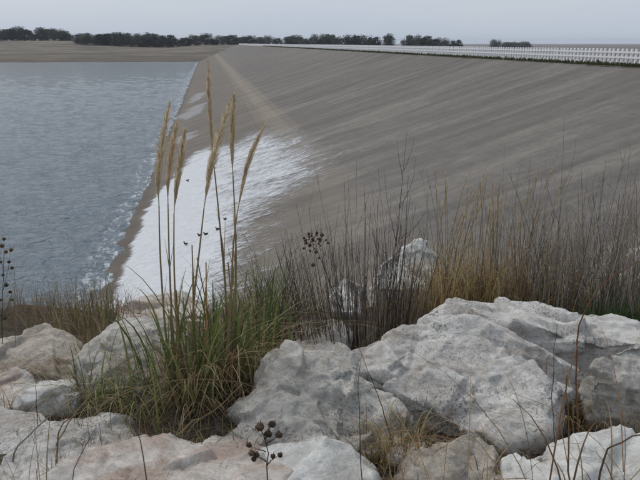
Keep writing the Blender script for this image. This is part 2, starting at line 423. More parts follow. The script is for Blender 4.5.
# crest road and downstream slope
cr = [(CREST_X, 0), (CREST_X, .03), (CREST_X + 1.2, .05), (CREST_X + 8.5, .05), (CREST_X + 9.2, -.1), (CREST_X + 34, -9.6)]
v = []; f = []
for i, y in enumerate((DAM_Y0, DAM_Y1)):
    for x, z in cr: v.append((x - off[0], y - off[1], z - off[2]))
for i in range(len(cr) - 1): f.append((i, i + 1, len(cr) + i + 1, len(cr) + i))
mesh_obj('crest', v, f, M_gravel, dam)

# frozen spray lying on the lower steps: a crust following the face, ragged by the wind
def px_to_face(u, v):
    d = ray(u, v)      # CAM + t d on the plane x = SHORE_X + SLOPE (z - WATER_Z)
    t = (CAM.x - SHORE_X - SLOPE * (CAM.z - WATER_Z)) / (SLOPE * d.z - d.x)
    return CAM + d * t
def ice_sheet(name, poly_px, label, cell, rough, seed, fade=None, one_piece=False, mat=None):
    poly = np.array([[p.x, p.y] for p in (px_to_face(*q) for q in poly_px)])
    x0, y0 = poly.min(0) - 2.5; x1, y1 = poly.max(0) + 2.5
    ax = np.arange(x0, x1, cell[0]); ay = np.arange(y0, y1, cell[1])
    GX, GY = np.meshgrid(ax, ay); p = np.stack([GX.ravel(), GY.ravel()], 1)
    # signed distance to the polygon
    dmin = np.full(len(p), 1e9); inside = np.zeros(len(p), bool)
    for a, b in zip(poly, np.roll(poly, -1, 0)):
        e = b - a; t = np.clip(((p - a) @ e) / (e @ e), 0, 1)
        dmin = np.minimum(dmin, np.linalg.norm(p - a - t[:, None] * e, axis=1))
        c = (a[1] > p[:, 1]) != (b[1] > p[:, 1])
        with np.errstate(divide='ignore', invalid='ignore'):
            xi = (b[0] - a[0]) * (p[:, 1] - a[1]) / (b[1] - a[1]) + a[0]
        inside ^= c & (p[:, 0] < xi)
    sd = np.where(inside, dmin, -dmin)
    q3 = np.stack([p[:, 0], p[:, 1], p[:, 0] * 0], 1)
    n1 = fbm(q3 * np.array([.35, .9, 1]), 4, seed)
    fx = sstep(fade[0], fade[1], p[:, 0]) if fade is not None else 0 * p[:, 0]
    soft = .35 + (2.2 if fade is not None else .9) * fx + (.6 if fade is None else 0)      # crisp at the water side, fading upslope
    cov = np.clip(.5 + (sd + (.25 if fade is not None else .9) * n1) / (2 * soft), 0, 1) * (1 - .48 * sstep(fade[0], fade[1] + 1.5, p[:, 0]) if fade is not None else 1)
    keep = (cov > .01).reshape(GX.shape)
    wobp = .04 * fbm(q3 * np.array([.35, .55, 1]), 3, 21)
    Z = face_point(p[:, 0] + wobp * 2.2, p[:, 1]) + .02 * fbm(q3 * np.array([.8, .8, 1]), 3, 25) + .03 + .02 * cov
    ny, nx = GX.shape; idx = np.arange(nx * ny).reshape(ny, nx)
    kq = keep[:-1, :-1] & keep[1:, 1:] & keep[:-1, 1:] & keep[1:, :-1]
    quads = np.stack([idx[:-1, :-1], idx[:-1, 1:], idx[1:, 1:], idx[1:, :-1]], -1)[kq]
    used = np.unique(quads); remap = np.full(nx * ny, -1); remap[used] = np.arange(len(used))
    V = np.stack([p[:, 0], p[:, 1], Z], 1)[used]
    tag(mesh_obj(name, V, remap[quads], mat or M_ice, smooth=True, cols=np.repeat(cov[used][:, None], 3, 1)), label, 'ice', 'frozen spray on the dam face')
ice_sheet('ice_sheet', [(112, 314), (126, 268), (146, 214), (154, 200), (196, 152), (236, 143), (262, 130), (296, 138), (322, 164), (300, 186), (268, 208), (250, 240), (240, 290), (200, 330)],
          'large white sheet of frozen spray on the lower dam face behind the plumed reeds', (.08, .20), .45, 31, fade=(-4.0, .8))
for pts, lab in (([(178, 118), (194, 106), (206, 103), (203, 111), (186, 121)], 'thin pale ice streak by the waterline, middle one of three beyond the white sheet'),
                 ([(189, 101), (196, 94), (206, 92), (204, 97), (192, 103)], 'thin pale ice streak by the waterline, farthest of three beyond the white sheet'),
                 ([(172, 141), (184, 134), (196, 131), (194, 137), (178, 144)], 'small pale ice streak just beyond the upper edge of the large white sheet')):
    ice_sheet('ice_streak', pts, lab, (.10, .4), .25, 77, mat=M_frost)

# ------------------------------------------------------------------ white fence on the crest
FX = CREST_X + 1.0
fence = tag(empty('fence', (FX, 36, .05)), 'long white post-and-rail fence along the top of the dam', 'fence')
SP = .56; FH = 1.16; Y0 = 36.0
def box(cx, cy, z0, sx, sy, sz):
    v = [(cx + a * sx / 2, cy + b * sy / 2, z0 + c * sz) for c in (0, 1) for a, b in ((-1, -1), (1, -1), (1, 1), (-1, 1))]
    f = [(3, 2, 1, 0), (4, 5, 6, 7), (0, 1, 5, 4), (1, 2, 6, 5), (2, 3, 7, 6), (3, 0, 4, 7)]
    return v, f
pv, pf = box(0, 0, -.06, .12, .145, FH + .04)
top = len(pv); pv.append((0, 0, FH + .02)); pf.remove((4, 5, 6, 7)); pf += [(4, 5, top), (5, 6, top), (6, 7, top), (7, 4, top)]
post0 = mesh_obj('post', pv, pf, M_paint, fence)
NP = 300
for i in range(1, NP):
    o = post0.copy(); COL.objects.link(o); o.parent = fence; o.location = (0, i * SP, 0)
    o.rotation_euler = (random.gauss(0, .012), random.gauss(0, .012), 0)
V = []; Fc = []
y = NP * SP
while Y0 + y < DAM_Y1 - 12:
    v, f = box(0, y, -.06, .13, .17, FH + .04); b = len(V); V += v; Fc += [tuple(b + i for i in q) for q in f]; y += SP
tag(mesh_obj('post', V, Fc, M_paint, fence), 'distant run of white posts', kind='stuff')
LEN = y
for zc in (.20, .58, .93):
    V = []; Fc = []
    n = 130
    for i in range(n + 1):
        yy = -1 + (LEN + 1) * (i / n) ** 1.6; dz = random.gauss(0, .006)
        for a, b in ((-.10, -.06), (-.062, -.06), (-.062, .06), (-.10, .06)): V.append((a, yy, zc + b + dz))
    for i in range(n):
        for k in range(4): Fc.append((i * 4 + k, i * 4 + (k + 1) % 4, i * 4 + 4 + (k + 1) % 4, i * 4 + 4 + k))
    Fc += [(3, 2, 1, 0), tuple(n * 4 + k for k in range(4))]
    mesh_obj('rail', V, Fc, M_paint, fence)

# ------------------------------------------------------------------ plants: ribbons, tubes, plumes
class Strip:
    def __init__(s): s.v = []; s.f = []; s.c = []
    def ribbon(s, pts, w, col, wdir=None, tip=.15, col2=None):
        n = len(pts); b = len(s.v)
        for i, p in enumerate(pts):
            t = i / (n - 1); ww = w * (1 - (1 - tip) * t ** 1.8) * .5
            a = pts[min(i + 1, n - 1)] - pts[max(i - 1, 0)]
            d = wdir if wdir is not None else a.cross(Vector((0, 0, 1)))
            if d.length < 1e-6: d = Vector((1, 0, 0))
            d = d.normalized() * ww
            s.v += [tuple(p - d), tuple(p + d)]
            cc = col if col2 is None else tuple(col[k] * (1 - t) + col2[k] * t for k in range(3))
            s.c += [cc, cc]
            if i: k = b + 2 * i; s.f.append((k - 2, k - 1, k + 1, k))
    def tube(s, pts, r0, r1, col, sides=5, col2=None):
        n = len(pts); b = len(s.v)
        for i, p in enumerate(pts):
            t = i / (n - 1); r = r0 + (r1 - r0) * t
            a = (pts[min(i + 1, n - 1)] - pts[max(i - 1, 0)]).normalized()
            x = a.cross(Vector((.3, .9, .1))).normalized(); y = a.cross(x)
            cc = col if col2 is None else tuple(col[k] * (1 - t) + col2[k] * t for k in range(3))
            for k in range(sides):
                an = 2 * math.pi * k / sides; s.v.append(tuple(p + x * (r * math.cos(an)) + y * (r * math.sin(an)))); s.c.append(cc)
            if i:
                for k in range(sides): s.f.append((b + (i - 1) * sides + k, b + (i - 1) * sides + (k + 1) % sides, b + i * sides + (k + 1) % sides, b + i * sides + k))
        s.f.append(tuple(b + (n - 1) * sides + k for k in range(sides)))
    def ball(s, c, r, col, spikes=0):
        b = len(s.v); rings, seg = 5, 8
        for i in range(rings + 1):
            th = math.pi * i / rings
            for k in range(seg):
                an = 2 * math.pi * k / seg; rr = r * random.uniform(.85, 1.12)
                s.v.append((c.x + rr * math.sin(th) * math.cos(an), c.y + rr * math.sin(th) * math.sin(an), c.z + rr * math.cos(th) * .85))
                j = random.uniform(.75, 1.2); s.c.append(tuple(x * j for x in col))
        for i in range(rings):
            for k in range(seg): s.f.append((b + i * seg + k, b + i * seg + (k + 1) % seg, b + (i + 1) * seg + (k + 1) % seg, b + (i + 1) * seg + k))
        for _ in range(spikes):
            d = Vector((random.gauss(0, 1), random.gauss(0, 1), random.gauss(.4, 1))).normalized()
            s.ribbon([c + d * r * .8, c + d * r * random.uniform(1.25, 1.7)], r * .3, col)
    def build(s, name, parent=None, origin=None, kind=None, label=None, mat=None):
        o0 = np.array(origin if origin is not None else (parent.location if parent else (0, 0, 0)), float)
        o = mesh_obj(name, np.array(s.v) - o0, s.f, mat or M_plant, parent, smooth=False, cols=s.c)
        if not parent: o.location = Vector(o0)
        if kind: o['kind'] = kind
        if label: o['label'] = label
        return o
def vary(c, a=.2):
    j = random.uniform(1 - a, 1 + a); return tuple(max(0.003, x * j * random.uniform(.93, 1.07)) for x in c)
GREEN = (.105, .155, .045); GREEN2 = (.18, .205, .07); STRAW = (.44, .355, .205); STRAW2 = (.31, .235, .13)
GOLD = (.52, .36, .165); BROWN = (.22, .14, .075); RUST = (.25, .13, .065); GREYST = (.22, .19, .16); DARKST = (.12, .098, .085); PLUME = (.80, .66, .46)
def bez(p0, p1, p2, n):
    return [p0 * ((1 - t) ** 2) + p1 * (2 * t * (1 - t)) + p2 * (t * t) for t in (i / n for i in range(n + 1))]
def blade(S_, root, h, lean, az, w, col, droop=.3, n=6, tip=.1, col2=None):
    d = Vector((math.cos(az), math.sin(az), 0))
    p1 = root + Vector((0, 0, h * .75)) + d * (lean * h * .25); p2 = root + Vector((0, 0, h * (1 - droop * .8))) + d * (lean * h)
    side = Vector((-d.y, d.x, 0)); tw = random.uniform(-1, 1)
    S_.ribbon(bez(root, p1, p2, n), w, col, side + d * tw * .7 + RGT * .4, tip, col2)
def smooth_path(pts, n=12):
    """Catmull-Rom"""
    out = []; P_ = [pts[0] * 2 - pts[1]] + pts + [pts[-1] * 2 - pts[-2]]
    seg = max(2, n // (len(pts) - 1))
    for i in range(1, len(P_) - 2):
        a, b, c, d = P_[i - 1], P_[i], P_[i + 1], P_[i + 2]
        for k in range(seg):
            t = k / seg
            out.append(.5 * ((2 * b) + (c - a) * t + (2 * a - 5 * b + 4 * c - d) * t * t + (3 * b - a - 3 * c + d) * t ** 3))
    out.append(pts[-1]); return out
def root_at(u, v): 
    p = ground_at(u, v); return Vector((p.x, p.y, p.z - .03))

# --- the plumed reed clump left of centre
rc = root_at(205, 400); reed = tag(empty('reed_clump', rc), 'tall clump of green and straw reeds with feathery tan plumes left of centre', 'reeds')
st_px = [  # (tip, plume points..., stem points..., root F), pixel paths from tip to base
    ([(170, 102), (163, 140), (158, 178), (159, 206)], [(159, 206), (160, 250), (163, 300), (168, 350), (180, 402)], 3.55, .027),
    ([(177, 122), (172, 150), (168, 180), (168, 204)], [(168, 204), (169, 250), (171, 300), (174, 350), (186, 402)], 3.70, .023),
    ([(185, 128), (181, 160), (176, 190), (174, 214)], [(174, 214), (174, 260), (176, 310), (181, 360), (194, 404)], 3.62, .022),
    ([(208, 62), (209, 95), (211, 130), (214, 166)], [(214, 166), (218, 205), (222, 250), (226, 300), (224, 350), (212, 402)], 3.80, .015),
    ([(232, 98), (219, 138), (210, 172), (204, 208)], [(204, 208), (200, 245), (194, 300), (193, 350), (200, 404)], 3.66, .034),
    ([(234, 94), (233, 120), (232, 150), (233, 176)], [(233, 176), (235, 220), (236, 270), (233, 340), (222, 402)], 3.75, .019),
    ([(265, 124), (251, 155), (243, 184), (237, 214)], [(237, 214), (233, 250), (231, 300), (227, 350), (216, 402)], 3.60, .016)]
for plume_px, stem_px, F, pw in st_px:
    sp = smooth_path([P(u, v, F + .12 * (i / 4)) for i, (u, v) in enumerate(stem_px)], 16)
    sp[-1].z = min(sp[-1].z, gz(sp[-1].x, sp[-1].y) - .02)
    s = Strip(); s.tube(sp[::-1], .0085, .0034, vary(STRAW2, .1), 6, col2=vary(STRAW, .1))
    # a few sheath leaves wrapped to the stem
    for k in range(3):
        i = random.randint(len(sp) // 2, len(sp) - 3); up = sp[max(0, i - 5)]
        s.ribbon([sp[i], (sp[i] + up) / 2 + RGT * random.uniform(-.01, .01), up + RGT * random.uniform(-.05, .05)], .009, vary(STRAW2))
    so_ = s.build('stem', reed)
    pl = Strip(); pp_ = smooth_path([P(u, v, F) for u, v in plume_px], 24)   # tip .. base
    pl.tube(pp_[::-1], .0026, .0008, vary(STRAW, .1), 4)
    m = len(pp_) - 1
    for k in range(700):
        t = random.random() ** .9; i = t * m; a = pp_[int(i)]; b = pp_[min(m, int(i) + 1)]; base = a.lerp(b, i - int(i))
        ax = (pp_[0] - base); axd = (pp_[max(0, int(i) - 3)] - pp_[min(m, int(i) + 1)]).normalized()
        wid = pw * (math.sin(math.pi * min(1, .10 + .93 * t)) ** .8) * random.uniform(.3, 1.15)
        ro = Vector((random.gauss(0, 1), random.gauss(0, 1), random.gauss(0, .3))); ro = (ro - axd * ro.dot(axd)).normalized()
        L = random.uniform(.035, .085) * (.25 + .75 * min(1, t * 2.2))
        e = base + axd * L + ro * wid
        pl.ribbon([base, base + axd * L * .45 + ro * wid * .7, e], .0024, vary(PLUME if random.random() < .8 else STRAW, .25), RGT + axd * .2, .3)
    po = pl.build('plume', so_, origin=reed.location)
def leaf_clump(parent, centers, n, hr, wr, cols, lean=(.2, .9), droop=(.1, .7), spread=.12, seg=7):
    s = Strip()
    for _ in range(n):
        c = random.choice(centers); az = random.uniform(0, 2 * math.pi); rr = abs(random.gauss(0, spread))
        x = c.x + rr * math.cos(az); y = c.y + rr * math.sin(az)
        r = Vector((x, y, gz(x, y) - .04))
        blade(s, r, random.uniform(*hr), random.uniform(*lean), az + random.gauss(0, .5), random.uniform(*wr), vary(random.choice(cols), .25), random.uniform(*droop), seg)
    return s
cs = [root_at(u, v) for u, v in ((175, 395), (200, 402), (225, 400), (248, 396), (190, 412), (235, 388), (262, 372), (215, 380))]
leaf_clump(reed, cs, 220, (.40, .95), (.009, .018), [GREEN, GREEN2, GREEN2, (.085, .12, .045)], (.05, .55), (.0, .45), .11).build('green_leaves', reed, kind='stuff')
leaf_clump(reed, cs, 520, (.25, .90), (.004, .009), [STRAW, STRAW2, STRAW, BROWN], (.2, 1.1), (.2, 1.0), .11).build('dry_leaves', reed, kind='stuff')
leaf_clump(reed, cs, 420, (.12, .45), (.004, .010), [BROWN, STRAW2, DARKST, STRAW], (.5, 1.4), (.6, 1.1), .20).build('leaf_litter', reed, kind='stuff')
s = Strip()                                       # dead upright culms in the clump
for u, v, u2, v2, r in ((200, 400, 192, 245, .006), (226, 398, 197, 258, .005), (188, 400, 176, 290, .006), (236, 398, 228, 262, .006), (230, 400, 247, 270, .005), (210, 404, 206, 262, .006), (222, 402, 240, 300, .005)):
    a = root_at(u, v); F = (a - CAM).dot(FWD) + .1; b = P(u2, v2, F); s.tube([a, (a + b) / 2 + RGT * random.uniform(-.02, .02), b], r, r * .6, vary(random.choice([GOLD, BROWN, STRAW2, DARKST])), 5)
s.build('dead_culms', reed, kind='stuff')

# --- green-straw grass between the reed and the dark stems
def grass_thing(name, label, cat, group, roots, specs, root=None):
    cat = 'grass clump' if cat == 'grass' else cat
    c = [root_at(u, v) for u, v in roots]; e = tag(empty(name, root or c[0]), label, cat, group)
    for nm, n, hr, wr, cols, lean, droop, spread in specs:
        leaf_clump(e, c, n, hr, wr, cols, lean, droop, spread).build(nm, e, kind='stuff')
    return e
grass_thing('grass_clump', 'green and grey grass behind the middle boulder, right of the plumed reeds', 'grass', 'grass clumps among the boulders',
            [(262, 350), (280, 342), (295, 335), (272, 330), (255, 340)],
            [('green_leaves', 260, (.45, .85), (.004, .009), [GREEN, GREEN2, (.07, .08, .04)], (.05, .6), (.05, .5), .13),
             ('dry_leaves', 260, (.4, .95), (.003, .006), [GREYST, STRAW2, STRAW, GREYST], (.1, .9), (.1, .9), .15)])
# --- dry scrub on the left edge of the bank
grass_thing('dry_scrub', 'olive and straw scrub growing over the left bank above the water', 'scrub', 'grass clumps among the boulders',
            [(88, 346), (98, 340), (112, 335), (72, 326), (85, 318), (100, 314), (114, 312), (60, 330), (90, 326), (104, 320), (76, 314)],
            [('dry_leaves', 520, (.15, .50), (.003, .006), [GREYST, STRAW2, (.16, .13, .06), BROWN, STRAW], (.05, .6), (.0, .5), .17),
             ('green_leaves', 160, (.15, .42), (.003, .007), [(.10, .10, .045), GREEN2], (.05, .6), (.0, .5), .17)])
grass_thing('dry_scrub', 'thin brown weeds standing over the tan boulder at the left edge', 'scrub', 'grass clumps among the boulders',
            [(5, 312), (20, 310), (38, 312), (50, 310), (-8, 312), (28, 318), (60, 314), (10, 322), (0, 306), (30, 306), (46, 320)],
            [('dry_leaves', 480, (.10, .42), (.002, .006), [GREYST, GREYST, STRAW2, BROWN, (.30, .26, .19)], (.05, .9), (.0, .8), .17)])
# --- golden grass right of centre
for k, (lab, rts, n) in enumerate((
        ('golden grass clump with thin plumes behind the white top of the big boulder, leftmost', [(436, 306), (448, 308), (458, 306), (442, 312)], 420),
        ('golden-brown grass clump with leaning tips, second of the golden clumps behind the big boulder', [(470, 306), (480, 308), (492, 307), (484, 312)], 400),
        ('golden grass clump thinning into grey weeds, rightmost golden one behind the big boulder', [(510, 308), (520, 310), (532, 311)], 280))):
    e = grass_thing('golden_grass', lab, 'grass', 'golden grass clumps', rts,
        [('dry_leaves', n, (.35, 1.0), (.003, .007), [GOLD, STRAW, GOLD, STRAW2, (.55, .44, .24), BROWN], (.05, 1.0), (.0, .95), .17),
         ('green_leaves', n // 3, (.25, .55), (.004, .008), [(.12, .12, .05), GREEN2], (.05, .6), (.0, .6), .15)])
    s = Strip()
    for _ in range(16 if k < 2 else 9):
        u, v = random.choice(rts); a = root_at(u + random.uniform(-9, 9), v); h = random.uniform(.85, 1.3); ln = Vector((random.uniform(-.1, .24), random.uniform(-.1, .1), 0))
        path = bez(a, a + Vector((0, 0, h * .6)) + ln * .2, a + Vector((0, 0, h)) + ln * h, 14)
        s.tube(path, .003, .0015, vary(STRAW2), 4)
        for _k in range(70):
            t = random.uniform(.70, 1); i = t * 14; b = path[int(i)].lerp(path[min(14, int(i) + 1)], i - int(i)); axd = (path[-1] - path[-4]).normalized()
            ro = Vector((random.gauss(0, 1), random.gauss(0, 1), 0)).normalized(); L = random.uniform(.03, .06)
            s.ribbon([b, b + axd * L + ro * random.uniform(.002, .012)], .0026, vary(random.choice([STRAW, GOLD, PLUME])), RGT, .3)
    s.build('flowering_stems', e, kind='stuff')

# --- dark upright dead stems in the middle
def stem_clump(name, label, roots, n, hr, r, cols, fan, branchy, cat='weed', group='dead weed stands', wild=0.0):
    c = [root_at(u, v) for u, v in roots]; e = tag(empty(name, c[0]), label, cat, group); s = Strip()
    for _ in range(n):
        b = random.choice(c); x = b.x + random.gauss(0, .09); y = b.y + random.gauss(0, .09); a = Vector((x, y, gz(x, y) - .03))
        h = random.uniform(*hr) * random.uniform(.75, 1.1) * (1 + wild * random.choice([0, 0, .12, -.25, -.4])); x += wild * random.gauss(0, .14); y += wild * random.gauss(0, .2); a = Vector((x, y, gz(x, y) - .03))
        ln = RGT * ((a - c[len(c) // 2]).dot(RGT) * fan + random.gauss(0, .07 + .09 * wild)) + FWD * random.gauss(0, .08)
        mid = a + Vector((0, 0, h * .5)) + ln * h * .4 + RGT * random.gauss(0, .012)
        end = a + Vector((0, 0, h)) + ln * h
        col = vary(random.choice(cols), .25); path = bez(a, mid, end, 6); rr = r * random.uniform(.6, 1.2)
        s.tube(path, rr, rr * .35, col, 4)
        if random.random() < branchy:
            for _k in range(random.randint(2, 6)):
                t = random.uniform(.4, .97); p = path[int(t * 6)].lerp(path[min(6, int(t * 6) + 1)], t * 6 - int(t * 6))
                d = Vector((random.gauss(0, 1), random.gauss(0, .6), random.uniform(.9, 2.2))).normalized(); L = random.uniform(.06, .22)
                s.tube([p, p + d * L * .5, p + d * L + Vector((0, 0, .02))], rr * .4, rr * .2, col, 3)
    s.build('stems', e, kind='stuff'); return e
stem_clump('dead_stems', 'dense fan of dark upright dead stems between the middle boulder and the big boulder', [(318, 352), (332, 350), (345, 350), (360, 346), (374, 342), (388, 336), (402, 330), (305, 350)], 175, (.38, .95), .0038, [DARKST, (.24, .20, .17), (.19, .16, .135), (.10, .082, .072), (.33, .27, .19)], .50, .55)
stem_clump('dead_stems', 'sparse tall thin dark twigs rising above the dark fan of stems', [(330, 345), (355, 345), (385, 335), (400, 330)], 46, (.85, 1.35), .0030, [DARKST, GREYST, (.14, .115, .10)], .28, .95)
for lab, rts, n, hr in (
        ('grey thicket of bare weed stems behind the big boulder, beside the golden grass', [(540, 312), (552, 313), (528, 310), (560, 316)], 190, (.55, 1.3)),
        ('dense grey thicket of bare weed stems above the right end of the big boulder', [(575, 318), (590, 318), (604, 322)], 220, (.6, 1.35)),
        ('grey thicket of weed stems at the right edge of the picture', [(618, 322), (632, 324), (646, 326), (660, 326)], 240, (.6, 1.35)),
        ('loose grey weed stems rising out of the golden grass', [(450, 305), (475, 306), (500, 307)], 110, (.6, 1.35))):
    stem_clump('weed_stand', lab, rts, n, hr, .0030, [(.35, .31, .27), (.43, .385, .335), (.50, .45, .385), (.19, .16, .14), (.58, .47, .33)], .12, .8, wild=1.0)
grass_thing('grass_clump', 'straw-grey grass undergrowth at the foot of the grey weed thicket', 'grass', 'grass clumps among the boulders',
            [(545, 314), (565, 317), (585, 320), (615, 324), (635, 326)],
            [('dry_leaves', 420, (.25, .7), (.003, .006), [GREYST, STRAW2, STRAW, BROWN], (.05, .7), (.0, .7), .16)])
grass_thing('green_tuft', 'dark green grass tuft at the right end of the big boulder', 'grass', 'grass clumps among the boulders',
            [(594, 336), (604, 337), (616, 338), (630, 338), (640, 337)],
            [('green_leaves', 420, (.22, .46), (.006, .011), [(.05, .10, .034), (.065, .115, .042)], (.1, .8), (.1, .6), .07)])
grass_thing('grass_clump', 'straw grass between the dark stems and the top of the big boulder', 'grass', 'grass clumps among the boulders',
            [(392, 316), (405, 314), (418, 316), (430, 318), (380, 322), (440, 314), (425, 308)],
            [('dry_leaves', 260, (.2, .6), (.003, .007), [GOLD, STRAW2, STRAW, BROWN, GREYST], (.05, .7), (.0, .7), .13)])
# --- brown grass between the boulders on the right and in front
grass_thing('brown_grass', 'rusty arching grass between the big boulder and the right-hand boulders', 'grass', 'brown grass in the rock gaps',
            [(560, 430), (575, 432), (590, 428), (606, 424), (622, 420), (636, 415)],
            [('dry_leaves', 260, (.15, .48), (.003, .007), [STRAW2, BROWN, RUST, STRAW, GOLD], (.2, 1.1), (.2, .9), .09)])
grass_thing('brown_grass', 'straw and rust grass in the gap under the big boulder', 'grass', 'brown grass in the rock gaps',
            [(370, 458), (385, 462), (402, 458), (418, 452), (392, 450)],
            [('dry_leaves', 210, (.14, .42), (.003, .007), [GOLD, BROWN, STRAW, STRAW2], (.2, 1.0), (.1, .8), .08),
             ('green_leaves', 60, (.1, .22), (.003, .006), [GREEN2, (.10, .10, .04)], (.3, 1.2), (.1, .8), .09)])
grass_thing('brown_grass', 'thin dry grass between the left slab and the bottom slab', 'grass', 'brown grass in the rock gaps',
            [(70, 470), (55, 476), (90, 462), (105, 455)],
            [('dry_leaves', 90, (.08, .22), (.002, .005), [STRAW2, BROWN, GREYST], (.2, 1.0), (.1, .8), .08)])
grass_thing('mixed_grass', 'green and straw grass in front of the grey left boulder', 'grass', 'brown grass in the rock gaps',
            [(100, 405), (120, 410), (140, 412), (155, 405), (88, 400)],
            [('green_leaves', 150, (.15, .5), (.004, .009), [GREEN, GREEN2], (.2, 1.3), (.2, .9), .10),
             ('dry_leaves', 170, (.15, .55), (.003, .006), [STRAW, STRAW2, GREYST], (.3, 1.4), (.3, 1.1), .12)])

grass_thing('brown_grass', 'near arching brown grass along the bottom right edge', 'grass', 'brown grass in the rock gaps',
            [(575, 545), (600, 548), (630, 540), (655, 535), (548, 550)],
            [('dry_leaves', 46, (.50, .95), (.004, .009), [STRAW2, BROWN, RUST, (.22, .14, .07)], (.3, 1.1), (.2, .8), .10)])
grass_thing('brown_grass', 'near thin rusty grass along the bottom edge below the brown-streaked boulder', 'grass', 'brown grass in the rock gaps',
            [(400, 535), (425, 540), (455, 545), (480, 540)],
            [('dry_leaves', 34, (.40, .80), (.002, .005), [STRAW2, BROWN, GOLD], (.2, .9), (.1, .6), .09)])
grass_thing('brown_grass', 'near dull grass blades in the bottom left corner', 'grass', 'brown grass in the rock gaps',
            [(0, 520), (20, 525), (45, 530), (-20, 515)],
            [('dry_leaves', 34, (.36, .66), (.002, .005), [STRAW2, BROWN, GREYST], (.3, 1.1), (.1, .7), .09)])
# --- single stems one can pick out
def single(name, label, cat, paths, balls=(), group=None, spikes=14):
    """paths: list of (pixel path root..tip, F0, F1, r0, r1, colour)"""
    first = None; e = None; s = Strip()
    for pth, F0, F1, r0, r1, col in paths:
        n = len(pth); pts = [P(u, v, F0 + (F1 - F0) * i / (n - 1)) for i, (u, v) in enumerate(pth)]
        if e is None:
            g = gz(pts[0].x, pts[0].y)
            while pts[0].z > gz(pts[0].x, pts[0].y) - .02:       # carry the stem on down to the soil
                d0 = (pts[0] - pts[1]).normalized(); d0 = (d0 * .5 + Vector((0, 0, -1))).normalized(); pts.insert(0, pts[0] + d0 * .12)
            g = gz(pts[0].x, pts[0].y)
            e = tag(empty(name, Vector((pts[0].x, pts[0].y, min(pts[0].z, g)))), label, cat, group)
        sp_ = smooth_path(pts, 18); sp_ = [q + Vector((random.gauss(0, 1), random.gauss(0, 1), random.gauss(0, 1))) * (r0 * .55 if 0 < i < len(sp_) - 1 else 0) for i, q in enumerate(sp_)]
        s.tube(sp_, r0, r1 * .6, col, 5)
    s.build('stalk', e)
    for u, v, F, r, col in balls:
        b = Strip(); b.ball(P(u, v, F), r, col, spikes); b.build('seed_head', e)
    return e
HB = (.10, .066, .045)
single('seedhead_weed', 'branched dead weed with round brown seed heads in front of the bottom slab', 'weed',
       [([(269, 520), (268, 480), (266, 452), (265, 436)], 1.75, 1.7, .004, .002, HB), ([(267, 462), (258, 456), (251, 452)], 1.72, 1.72, .0018, .0012, HB),
        ([(267, 465), (273, 459), (280, 455)], 1.72, 1.7, .0018, .0012, HB), ([(266, 444), (273, 440), (279, 435)], 1.7, 1.68, .0018, .0012, HB),
        ([(265, 440), (262, 432), (260, 427)], 1.7, 1.7, .0018, .0012, HB), ([(265, 440), (269, 430), (272, 423)], 1.7, 1.7, .0018, .0012, HB), ([(266, 452), (256, 449), (249, 445)], 1.72, 1.74, .0018, .0012, HB)],
       [(260, 427, 1.7, .013, (.15, .10, .065)), (272, 424, 1.7, .011, HB), (279, 435, 1.68, .0105, HB), (268, 434, 1.7, .0115, HB), (249, 445, 1.74, .0085, HB), (252, 453, 1.72, .0105, (.17, .115, .075)),
        (257, 455, 1.72, .008, HB), (273, 456, 1.71, .008, HB), (280, 455, 1.7, .008, HB), (254, 459, 1.72, .008, HB)])
bl = [(304, 238), (309, 234), (313, 240), (317, 233), (320, 241), (326, 240), (310, 245), (316, 252), (319, 258), (328, 243), (322, 235), (306, 243), (313, 265), (333, 276), (338, 274), (369, 282), (327, 266)]
single('seedhead_weed', 'leaning dead weed topped with a dark brown cluster of seed heads above the grass', 'weed',
       [([(352, 348), (342, 315), (330, 282), (319, 255), (314, 240)], 4.3, 4.2, .005, .0022, (.07, .045, .03)), ([(322, 262), (326, 250), (327, 242)], 4.2, 4.2, .002, .0012, HB), ([(317, 250), (309, 244), (304, 238)], 4.2, 4.2, .002, .0012, HB),
        ([(336, 300), (336, 285), (336, 275)], 4.25, 4.25, .002, .0012, HB)],
       [(u, v, 4.2 + random.uniform(-.03, .03), random.uniform(.008, .014), vary((.12, .075, .05))) for u, v in bl[:13]] + [(random.gauss(314, 6), random.gauss(240, 5), 4.2 + random.uniform(-.04, .04), random.uniform(.005, .010), vary((.12, .075, .05))) for _ in range(26)])
bl = [(4, 239), (2, 246), (6, 252), (11, 250), (1, 262), (9, 262), (3, 275), (12, 268), (6, 285), (10, 292), (1, 300), (12, 300), (5, 318)]
single('seedhead_weed', 'weed with small brown and yellow heads at the left edge before the water', 'weed',
       [([(2, 362), (2, 320), (3, 280), (4, 240)], 4.4, 4.3, .004, .002, (.06, .045, .03)), ([(3, 290), (8, 270), (11, 250)], 4.33, 4.3, .0018, .001, (.06, .045, .03)), ([(2, 320), (8, 306), (12, 292)], 4.35, 4.3, .0018, .001, (.06, .045, .03)), ([(3, 270), (0, 255), (2, 245)], 4.3, 4.3, .0018, .001, HB)],
       [(u, v, 4.3, random.uniform(.009, .016), random.choice([HB, (.12, .08, .025), (.16, .11, .03)])) for u, v in bl], spikes=8)
single('bare_stalk', 'thin bare grey stalk beside the left-edge weed', 'stalk', [([(16, 362), (15, 320), (14, 262)], 4.4, 4.4, .003, .0012, GREYST)])
DK = (.10, .082, .072)
